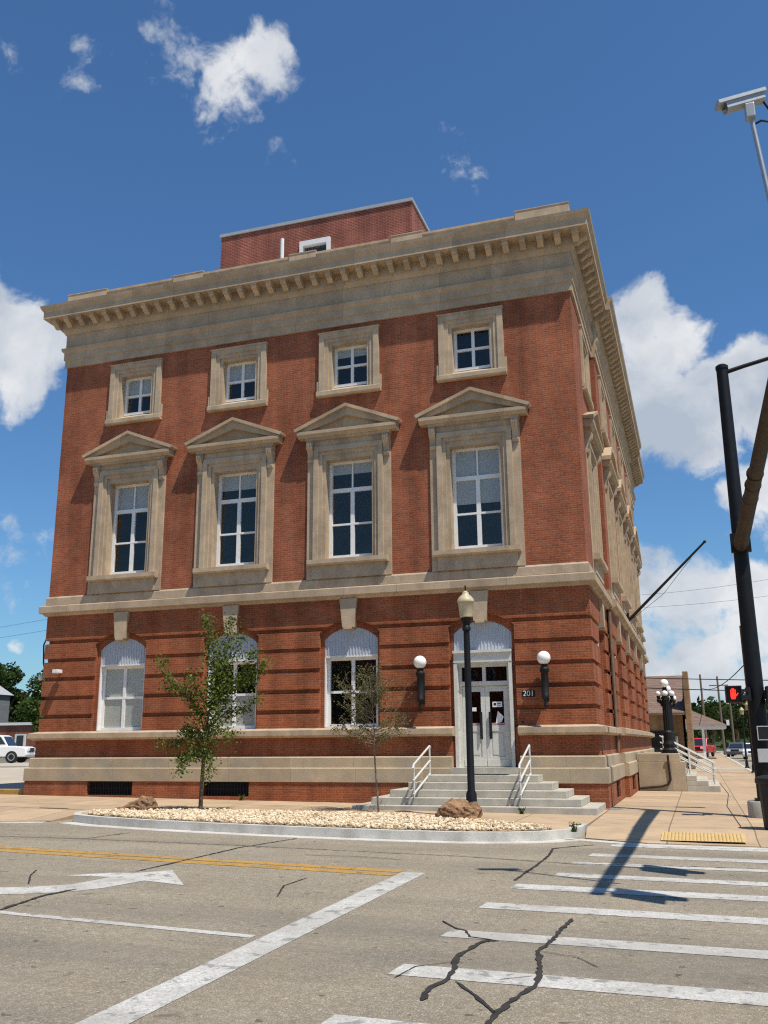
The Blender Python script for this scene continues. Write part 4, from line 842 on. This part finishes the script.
rock((-2.72, -4.45, gz(-2.7)+.01), [(-.55, -.2, 0), (-.6, .1, .1), (-.42, -.22, .28), (-.3, .15, .44), (.05, .1, .5), (.4, .12, .42), (.6, -.05, .3), (.5, -.25, .0), (.1, -.36, -.03), (-.1, -.3, .3), (.35, -.26, .32), (.5, .3, 0), (-.4, .3, 0)], 'rusty brown boulder on the gravel at the foot of the street lamp', 7.7)

# ------------------------------------------------------------------ trees
def leaf(mb, p, s, asp=.55, drop=.3):
    a = Vector((random.gauss(0, 1), random.gauss(0, 1), random.gauss(-drop, .6))).normalized(); b = a.cross(Vector((random.gauss(0, 1), random.gauss(0, 1), random.gauss(0, 1)))).normalized()
    p = Vector(p); mb.add([p, p+a*s*.5+b*s*asp*.5, p+a*s, p+a*s*.5-b*s*asp*.5], [(0, 1, 2, 3)])
def spine(pts, k=6):
    o = []
    P = [Vector(p) for p in pts]
    for i in range(len(P)-1):
        a, b, c, d = P[max(i-1, 0)], P[i], P[i+1], P[min(i+2, len(P)-1)]
        for j in range(k):
            t = j/k; o.append(.5*((2*b)+(c-a)*t+(2*a-5*b+4*c-d)*t*t+(-a+3*b-3*c+d)*t**3))
    return o+[P[-1]]
T1 = (-9.07, -3.98)
def zt(x, y, sc, bx, by): dz = (by-y)/(sc*1.13); return ((x-bx)/sc*.94-.05*dz, dz)
r = tag(empty('young_tree', (*T1, gz(T1[0]))), 'young leafy tree with a thin trunk in front of the second window', 'tree')
g = gz(T1[0]); br = MB(); lf = MB(); random.seed(3)
t1 = lambda x, y, w=0: (lambda q: Vector((T1[0]+q[0], T1[1]+w, g+q[1])))(zt(x, y, 183, 237, 985))
MB().tube(spine([t1(236, 1000), t1(245, 860), t1(255, 740), t1(264, 640), t1(285, 520), t1(330, 380)]), [.055-.0011*i for i in range(31)], 9).build('trunk', M['bark'], r, smooth=True)
limbs = [[(285, 520), (330, 340), (330, 180), (310, 50)], [(330, 380), (365, 220), (395, 50)], [(320, 400), (400, 260), (450, 130)], [(300, 480), (400, 400), (500, 350), (565, 275)], [(290, 510), (380, 400), (470, 330), (530, 220)],
         [(264, 640), (330, 600), (430, 632)], [(264, 620), (220, 480), (150, 400), (85, 385)], [(240, 540), (190, 440), (100, 330), (70, 245)], [(262, 650), (190, 640), (120, 670), (30, 662)], [(258, 700), (210, 700), (120, 730), (140, 745)],
         [(258, 720), (215, 720), (190, 800)], [(258, 690), (300, 730), (320, 825)], [(270, 600), (350, 520), (420, 500), (480, 440)], [(260, 640), (180, 600), (150, 600)], [(290, 500), (240, 400), (235, 340)], [(320, 420), (300, 300), (290, 130)]]
for i, l in enumerate(limbs):
    w = random.uniform(-.7, .7); n = len(l); sp = spine([t1(x, y, w*j/(n-1)) for j, (x, y) in enumerate(l)])
    br.tube(sp, [max(.004, .024*(1-j/len(sp))) for j in range(len(sp))], 5)
    for j, p in enumerate(sp):
        dens_ = 34 if i in (0, 1, 3, 4) else 20
        if j < len(sp)*.15: dens_ = 7
        for _ in range(dens_):
            q = p+Vector((random.gauss(0, .085), random.gauss(0, .1), random.gauss(0, .085))); leaf(lf, q, random.uniform(.055, .105), .6)
for _ in range(1300):
    q = t1(random.gauss(335, 42), random.gauss(390, 125), random.gauss(0, .3)); leaf(lf, q, random.uniform(.06, .1), .6)
for _ in range(330):
    q = t1(random.gauss(255, 45), random.gauss(600, 70), random.gauss(0, .25)); leaf(lf, q, random.uniform(.06, .1), .6)
br.build('branches', M['bark'], r); lf.build('crown', M['leaf'], r)
T2 = (-5.02, -2.85); g2 = gz(T2[0]); t2 = lambda x, y, w=0: (lambda q: Vector((T2[0]+q[0], T2[1]+w, g2+q[1])))(zt(x, y, 210, 268, 985))
r = tag(empty('bare_sapling', (*T2, g2)), 'thin sparse sapling with fine dry twigs before the third window', 'tree'); br = MB(); lf = MB()
MB().tube(spine([t2(268, 1000), t2(265, 850), t2(262, 740), t2(262, 640), t2(266, 540), t2(262, 380), t2(255, 240)]), [.028-.0006*i for i in range(37)], 7).build('trunk', M['bark2'], r, smooth=True)
for i in range(70):
    y0 = random.uniform(330, 640); s = random.choice((-1, 1)); reach = random.uniform(60, 190)*(1 if y0 > 420 else .55); up = random.uniform(60, 210)*(1 if y0 < 560 else .7)
    x1 = 262+s*reach; w = random.uniform(-.75, .75); sp = spine([t2(262, y0), t2(262+s*reach*.5, y0-up*.35, w*.5), t2(x1, max(175, y0-up), w)], 5)
    br.tube(sp, [max(.0028, .0085*(1-j/len(sp))) for j in range(len(sp))], 4)
    for k in range(3):
        p = sp[random.randrange(3, len(sp))]; e = p+Vector((random.gauss(0, .14), random.gauss(0, .14), random.uniform(.0, .28))); br.tube([p, (p+e)/2+Vector((0, 0, -.01)), e], [.004, .003, .002], 3)
        for _ in range(9): leaf(lf, p.lerp(e, random.random())+Vector((random.gauss(0, .02),)*3), random.uniform(.03, .066), .55)
    for j, p in enumerate(sp[3:]):
        for _ in range(5): leaf(lf, p+Vector((random.gauss(0, .05), random.gauss(0, .035), random.gauss(0, .035))), random.uniform(.03, .066), .55)
br.build('twigs', M['bark2'], r); lf.build('crown', M['leaf2'], r)
def big_tree(x, y, z0, h, rad, lab, m='leaff', n=2600, size=.5, group='trees far behind'):
    r = tag(empty('broadleaf_tree', (x, y, z0)), lab, 'tree', group)
    t = MB().tube([(x, y, z0-.3), (x+.1, y, z0+h*.35), (x, y+.1, z0+h*.7)], [rad*.09, rad*.07, rad*.03], 8)
    for k in range(6):
        a = random.uniform(0, 6.28); t.tube([(x, y, z0+h*.3), (x+math.cos(a)*rad*.35, y+math.sin(a)*rad*.35, z0+h*.5), (x+math.cos(a)*rad*.7, y+math.sin(a)*rad*.7, z0+h*.7)], [rad*.05, rad*.03, .03], 5)
    t.build('trunk', M['bark'], r); c = MB(); cl = []
    for k in range(22):
        a = random.uniform(0, 6.28); q = random.uniform(.15, 1)**.6; hh = random.uniform(.28, .95); e = math.sin(math.pi*min(1, (hh-.12)/.9))**.6
        cl.append((Vector((x+math.cos(a)*rad*q*e*.8, y+math.sin(a)*rad*q*e*.8, z0+h*hh)), rad*random.uniform(.22, .4)))
    for k in range(n):
        p, s = random.choice(cl); v = Vector((random.gauss(0, 1), random.gauss(0, 1), random.gauss(0, 1))).normalized()*s*random.uniform(.55, 1.05); v.z *= .75
        leaf(c, p+v, size*random.uniform(.6, 1.2), .7)
    c.build('crown', M[m], r)

# ------------------------------------------------------------------ background: vehicles
def vehicle(name, x, y, rz, kind, m, lab, cat, z=None):
    r = tag(empty(name, (0, 0, 0)), lab, cat); z = gz(x)-.0 if z is None else z
    prof = {'pickup': [(-2.8, .5), (-2.85, 1.0), (-2.8, 1.08), (-.75, 1.1), (-.62, 1.12), (1.0, 1.15), (1.15, 1.18), (2.5, 1.12), (2.78, 1.0), (2.85, .55), (2.7, .42), (-2.7, .45)],
            'car': [(-2.2, .45), (-2.25, .8), (-2.1, .95), (-1.2, .98), (.9, .98), (1.9, .88), (2.2, .7), (2.25, .4), (2.1, .25), (-2.1, .25)]}[kind]
    cab = {'pickup': [(-.72, 1.09), (-.55, 1.85), (-.3, 1.93), (.75, 1.93), (1.0, 1.85), (1.45, 1.15)], 'car': [(-1.75, .95), (-1.1, 1.4), (-.6, 1.46), (.3, 1.46), (.6, 1.4), (1.25, .95)]}[kind]
    wr = .42 if kind == 'pickup' else .33; wx = (1.8, -1.75) if kind == 'pickup' else (1.4, -1.35); hwid = .98 if kind == 'pickup' else .88
    F = lambda u, d, zz: (u, d, zz)
    b = MB().prism(F, prof, -hwid, hwid); b.prism(F, cab, -hwid*.86, hwid*.86)
    if kind == 'pickup': b.box(-2.75, -.8, -hwid*.98, -hwid*.9, 1.08, 1.2).box(-2.75, -.8, hwid*.9, hwid*.98, 1.08, 1.2)
    b.build('body', m, r, bevel=.06)
    n = len(cab); cx = sum(p[0] for p in cab)/n; cz = sum(p[1] for p in cab)/n+.05
    wn_ = MB().prism(F, [(cx+(p[0]-cx)*.84, cz+(p[1]-cz)*.72) for p in cab], -hwid*.875, hwid*.875); wn_.build('side_window', M['cglass'], r)
    (xa, za), (xb, zb) = cab[-1], cab[-2]; e = .012
    MB().add([(xa+e, -hwid*.76, za+.06), (xa+e, hwid*.76, za+.06), (xb+.03, hwid*.7, zb-.02), (xb+.03, -hwid*.7, zb-.02), (xa-.1, -hwid*.76, za+.06), (xa-.1, hwid*.76, za+.06), (xb-.1, hwid*.7, zb-.02), (xb-.1, -hwid*.7, zb-.02)],
             [(0, 1, 2, 3), (4, 5, 6, 7), (0, 1, 5, 4), (1, 2, 6, 5), (2, 3, 7, 6), (3, 0, 4, 7)]).build('windscreen', M['cglass'], r)
    xf = 2.86 if kind == 'pickup' else 2.24; zh = .95 if kind == 'pickup' else .68
    for s in (-1, 1): MB().box(xf-.12, xf+.02, s*.62-.2, s*.62+.2, zh-.12, zh+.08).build('headlight', M['lamp_e'], r, bevel=.03); MB().box(-xf-.0, -xf+.1, s*.75-.1, s*.75+.1, zh-.2, zh+.12).build('tail_light', M['tail'], r)
    MB().box(xf-.1, xf+.015, -.4, .4, zh-.2, zh+.08).build('grille', M['plast'], r); MB().box(xf-.1, xf+.05, -.9, .9, .42, .58).build('bumper', M['rim'] if kind == 'pickup' else m, r, bevel=.03)
    for ux in wx:
        for s in (-1, 1):
            t = MB().rings([[(ux+math.cos(6.2832*j/20)*q, s*hwid+o, wr+math.sin(6.2832*j/20)*q) for j in range(20)] for q, o in ((wr*.75, -s*.25), (wr, -s*.22), (wr, s*.0), (wr*.8, s*.03))]); wo = t.build('wheel', M['tyre'], r)
            MB().rings([[(ux+math.cos(6.2832*j/16)*q, s*hwid+o, wr+math.sin(6.2832*j/16)*q) for j in range(16)] for q, o in ((wr*.62, s*.0), (wr*.6, s*.035), (wr*.2, s*.02))]).build('rim', M['rim'], wo)
    r.location = (x, y, z); r.rotation_euler = (0, 0, rz)
    return r
vehicle('pickup_truck', -45.7, 31.5, R(18), 'pickup', M['cwhite'], 'white pickup truck parked at the far left of the brick building', 'pickup truck')
vehicle('parked_car', -47.5, 48, R(-10), 'car', M['cblue'], 'dark car parked behind the white pickup at far left', 'car')
vehicle('pickup_truck', 2.3, 83, R(-100), 'pickup', M['red'], 'red pickup truck parked beside the canopy on the right', 'pickup truck')
vehicle('parked_car', 6.0, 84, R(-100), 'car', M['cgrey'], 'dark grey car parked next to the red pickup', 'car')
vehicle('parked_car', 6.9, 70, R(-95), 'car', M['cwhite'], 'white car parked in front of the dark grey car on the right', 'car')

# ------------------------------------------------------------------ background right
r = tag(empty('shingled_house', (-6, 38, 0)), 'tan brick building with a brown shingle roof behind the globe lamps', 'building')
MB().box(-14, 1.35, 36.5, 48, 0, 3.4).build('wall', M['tanbr'], r)
rf = MB().add([(-14.3, 35.9, 3.3), (1.5, 35.9, 3.3), (1.5, 42, 5.9), (-14.3, 42, 5.9), (-14.3, 48.5, 3.3), (1.5, 48.5, 3.3), (-14.3, 35.9, 3.15), (1.5, 35.9, 3.15), (1.5, 48.5, 3.15), (-14.3, 48.5, 3.15)], [(0, 1, 2, 3), (3, 2, 5, 4), (1, 7, 8, 5, 2), (0, 3, 4, 9, 6), (6, 7, 1, 0), (6, 9, 8, 7)])
rf.build('roof', M['shingle'], r)
MB().box(-.9, .6, 36.4, 36.49, .2, 2.2).build('dark_window', M['cglass'], r); MB().box(.75, 1.0, 36.35, 36.49, 1.1, 1.9).build('downpipe', M['walkg'], r)
pier = MB().prism(lambda u, d, z: (d, 36+u, z), [(0, 0), (0, 5.75), (.55, 5.75), (.55, 5.1), (1.3, 5.1), (1.3, 4.5), (2, 4.5), (6, 6.1), (12, 4.0), (12, 0)], 1.55, 1.86)
pier.build('gable_wall', M['tanbr'], r)
r = tag(empty('drive_canopy', (3, 72, 0)), 'low grey roofed canopy with white eaves beyond the tan brick building', 'canopy')
MB().box(-6, 4.7, 70, 78, 2.72, 3.0).build('fascia', M['white'], r)
MB().add([(-6.2, 69.8, 3.0), (4.9, 69.8, 3.0), (4.9, 78.2, 3.0), (-6.2, 78.2, 3.0), (.6, 74, 5.0), (-6.2, 74, 5.0)], [(0, 1, 4, 5), (1, 2, 4), (2, 3, 5, 4), (0, 5, 3)]).build('roof', M['shingle'], r)
for x in (2.6, -1.5): MB().box(x-.12, x+.12, 70.4, 70.64, -.2, 2.72).build('post', M['white'], r)
MB().box(4.75, 5.0, 69.9, 70.1, 3.0, 3.5).build('flood_lamp', M['white'], r)
def upole(x, y, h, arms, lab):
    r = tag(empty('utility_pole', (x, y, -.1)), lab, 'utility pole', 'wooden utility poles')
    MB().tube([(x, y, -.3), (x-.01*h, y, h)], [.16, .11], 10).build('pole', M['wood'], r, smooth=True)
    for z in arms:
        MB().box(x-1.1, x+1.1, y-.06, y+.06, z-.06, z+.06).build('crossarm', M['wood'], r)
        for s in (-1, -.5, .5, 1): MB().lathe([(.03, z+.06), (.05, z+.14), (.02, z+.2)], (x+s, y, 0), 6).build('insulator', M['globe'], r)
upole(4.95, 29, 7.6, [], 'thick wooden utility pole behind the signal pole')
upole(3.0, 92, 9.2, [], 'pale utility pole left of the one with a crossarm, far right')
upole(5.0, 98, 9.3, [8.2], 'distant utility pole with a crossarm beyond the canopy'); upole(6.4, 105, 8.0, [], 'short dark utility pole right of the one with a crossarm')
def wire(a, b, sag, lab, rr=.025):
    a, b = Vector(a), Vector(b); mb = MB()
    mb.tube([a.lerp(b, t/14)+Vector((0, 0, -sag*4*(t/14)*(1-t/14))) for t in range(15)], rr, 5)
    return tag(mb.build('power_line', M['wire']), lab, 'power line', 'overhead power lines')
wire((-18, 33.5, 6.6), (14, 27, 4.3), .3, 'upper of the two thick wires crossing the tan roof'); wire((-18, 33.5, 6.1), (14, 27, 3.7), .3, 'lower of the two thick wires crossing the tan roof')
wire((4.9, 29, 5.6), (3.0, 92, 7.6), .6, 'wire running from the thick pole to the pale far pole', .03)
wire((-6, 60, 14.2), (12, 55, 14.6), .4, 'higher thin wire across the white clouds on the right', .011); wire((-6, 60, 13.2), (12, 55, 13.2), .4, 'lower thin wire across the white clouds on the right', .011)
wire((-95, 60, 12.8), (-22, 34, 13.6), .6, 'thin wire in the sky left of the brick building', .012); wire((-95, 60, 11.8), (-22, 34, 12.6), .6, 'lower thin wire in the sky left of the brick building', .012)
r = tag(empty('round_sign', (3.9, 66, 0)), 'back of a small grey sign on a post near the red pickup', 'sign')
MB().tube([(3.9, 66, -.1), (3.9, 66, 2.0)], .03, 6).build('post', M['galv'], r); MB().lathe([(.32, -.01), (.32, .01)], (0, 0, 0), 8).build('plate', M['galv'], r)
r.children[1].rotation_euler = (math.pi/2, 0, 0); r.children[1].location = (0, -.05, 1.9)
# hills with woods
def hill(name, x0, x1, y, h, seed):
    mb = MB(); n, mrow = 40, 8; v = []
    for i in range(n+1):
        for j in range(mrow+1):
            x = x0+(x1-x0)*i/n; t = j/mrow; v.append((x, y+90*t, -.4+h*math.sin(t*1.57)*(.8+.35*noise.noise(Vector((x*.012, seed, t)))) if 0 < j else -.4))
    mb.add(v, [(i*(mrow+1)+j, (i+1)*(mrow+1)+j, (i+1)*(mrow+1)+j+1, i*(mrow+1)+j+1) for i in range(n) for j in range(mrow)])
    struct(mb.build(name, M['hill']))
    lf = MB()
    for k in range(9000):
        x = random.uniform(x0, x1); t = random.random()**.8; z = -.4+h*math.sin(t*1.57)*(.8+.35*noise.noise(Vector((x*.012, seed, t))))
        leaf(lf, (x, y+90*t, z+random.uniform(0, 3.5)*(1+.8*noise.noise(Vector((x*.12, t*9, seed))))), random.uniform(1.2, 2.6), .8)
    struct(lf.build('distant_wood', M['leaff']), 'stuff')
hill('right_hill', -60, 90, 165, 9.5, 1.2); hill('left_hill', -260, -70, 95, 13, 4.2)
random.seed(21)
big_tree(7.3, 118, 0, 8.5, 3.6, 'dark leafy tree behind the parked cars at right', n=2600, size=.45)
big_tree(4.2, 128, 0, 7.5, 3.4, 'leafy tree just left of the dark tree behind the parked cars', n=2000, size=.45)
big_tree(-64, 62, .4, 8.8, 3.8, 'bright green tree beside the brick building, behind the white pickup', 'leafg', 5200, .42)
big_tree(-78, 82, .4, 12.6, 5.5, 'tall dark tree rising behind the bright green tree at left', 'leaff', 6500, .55)
big_tree(-90, 84, .4, 12.3, 5.0, 'tall dark tree farthest left behind the grey gabled house', 'leaff', 5600, .55)
# background left buildings
r = tag(empty('gabled_house', (-92, 76, 0)), 'grey sided house with a white gable at the far left edge', 'building')
MB().box(-100, -85.2, 70, 80, 0, 8.3).build('wall', M['slate'], r); MB().add([(-100.4, 69.6, 8.3), (-84.9, 69.6, 8.3), (-84.9, 80.4, 8.3), (-100.4, 80.4, 8.3), (-92.5, 69.6, 12.5), (-92.5, 80.4, 12.5)], [(0, 1, 4), (1, 2, 5, 4), (2, 3, 5), (3, 0, 4, 5), (0, 3, 2, 1)]).build('roof', M['lead'], r)
MB().box(-86.4, -85.3, 69.4, 70.3, 8.0, 10.4).build('cupola', M['white'], r)
r = tag(empty('low_brick_house', (-84, 71, 0)), 'low red brick building with white windows behind the white pickup', 'building')
MB().box(-100, -62, 66, 69.5, 0, 4.0).build('wall', M['redbr'], r); MB().box(-100.3, -61.7, 65.8, 69.7, 4.0, 4.3).build('coping', M['white'], r)
for x in (-86.5, -82.6, -79, -75.2, -71.5, -67.5): w_ = MB().box(x-.75, x+.75, 65.9, 66.0, 1.2, 3.0).build('window', M['white'], r); MB().box(x-.45, x+.45, 65.85, 65.895, 1.35, 2.85).build('glass', M['cglass'], w_)
# yellow kerb left of the building
tag(MB().box(-24, -17.4, .15, .4, -.2, gz(-19)+.14).build('yellow_kerb', M['yellow'], bevel=.02), 'yellow painted kerb at the left corner of the brick building', 'kerb')
# weeds
def weed(x, y, s, n, lab):
    mb = MB(); g = gz(x)
    for _ in range(n):
        a = random.uniform(0, 6.28); l = s*random.uniform(.5, 1); e = Vector((x+math.cos(a)*l*.6, y+math.sin(a)*l*.6, g+l)); b0 = Vector((x+random.gauss(0, .03), y+random.gauss(0, .03), g)); sd = Vector((-math.sin(a), math.cos(a), 0))*.012
        mb.add([b0-sd, b0+sd, e], [(0, 1, 2)]); leaf(mb, b0.lerp(e, .7), .06, .5)
    tag(mb.build('weed', M['leafg']), lab, 'plant', 'weeds in the pavement')
weed(-1.75, -2.3, .2, 30, 'small green weed at the foot of the front steps'); weed(-.1, -6.2, .22, 22, 'dry weed tuft at the right end of the gravel kerb')
weed(-9.95, -.12, .22, 16, 'tiny weed at the wall below the second basement vent')

# the far side of the street, seen only in the window glass
r = tag(empty('opposite_building', (-10, -50, 0)), 'plain brick shop building across the street, mirrored in the ground floor windows', 'building')
MB().box(-42, 12, -62, -46, 0, 9.5).build('wall', M['redbr'], r); MB().box(-42.2, 12.2, -62.2, -45.8, 9.5, 9.9).build('coping', M['stonet'], r)
for i in range(11): w_ = MB().box(-40+4.7*i, -38+4.7*i, -45.98, -45.9, 5.2, 7.8).build('window', M['white'], r); MB().box(-39.85+4.7*i, -38.15+4.7*i, -45.89, -45.88, 5.35, 7.65).build('glass', M['cglass'], w_)
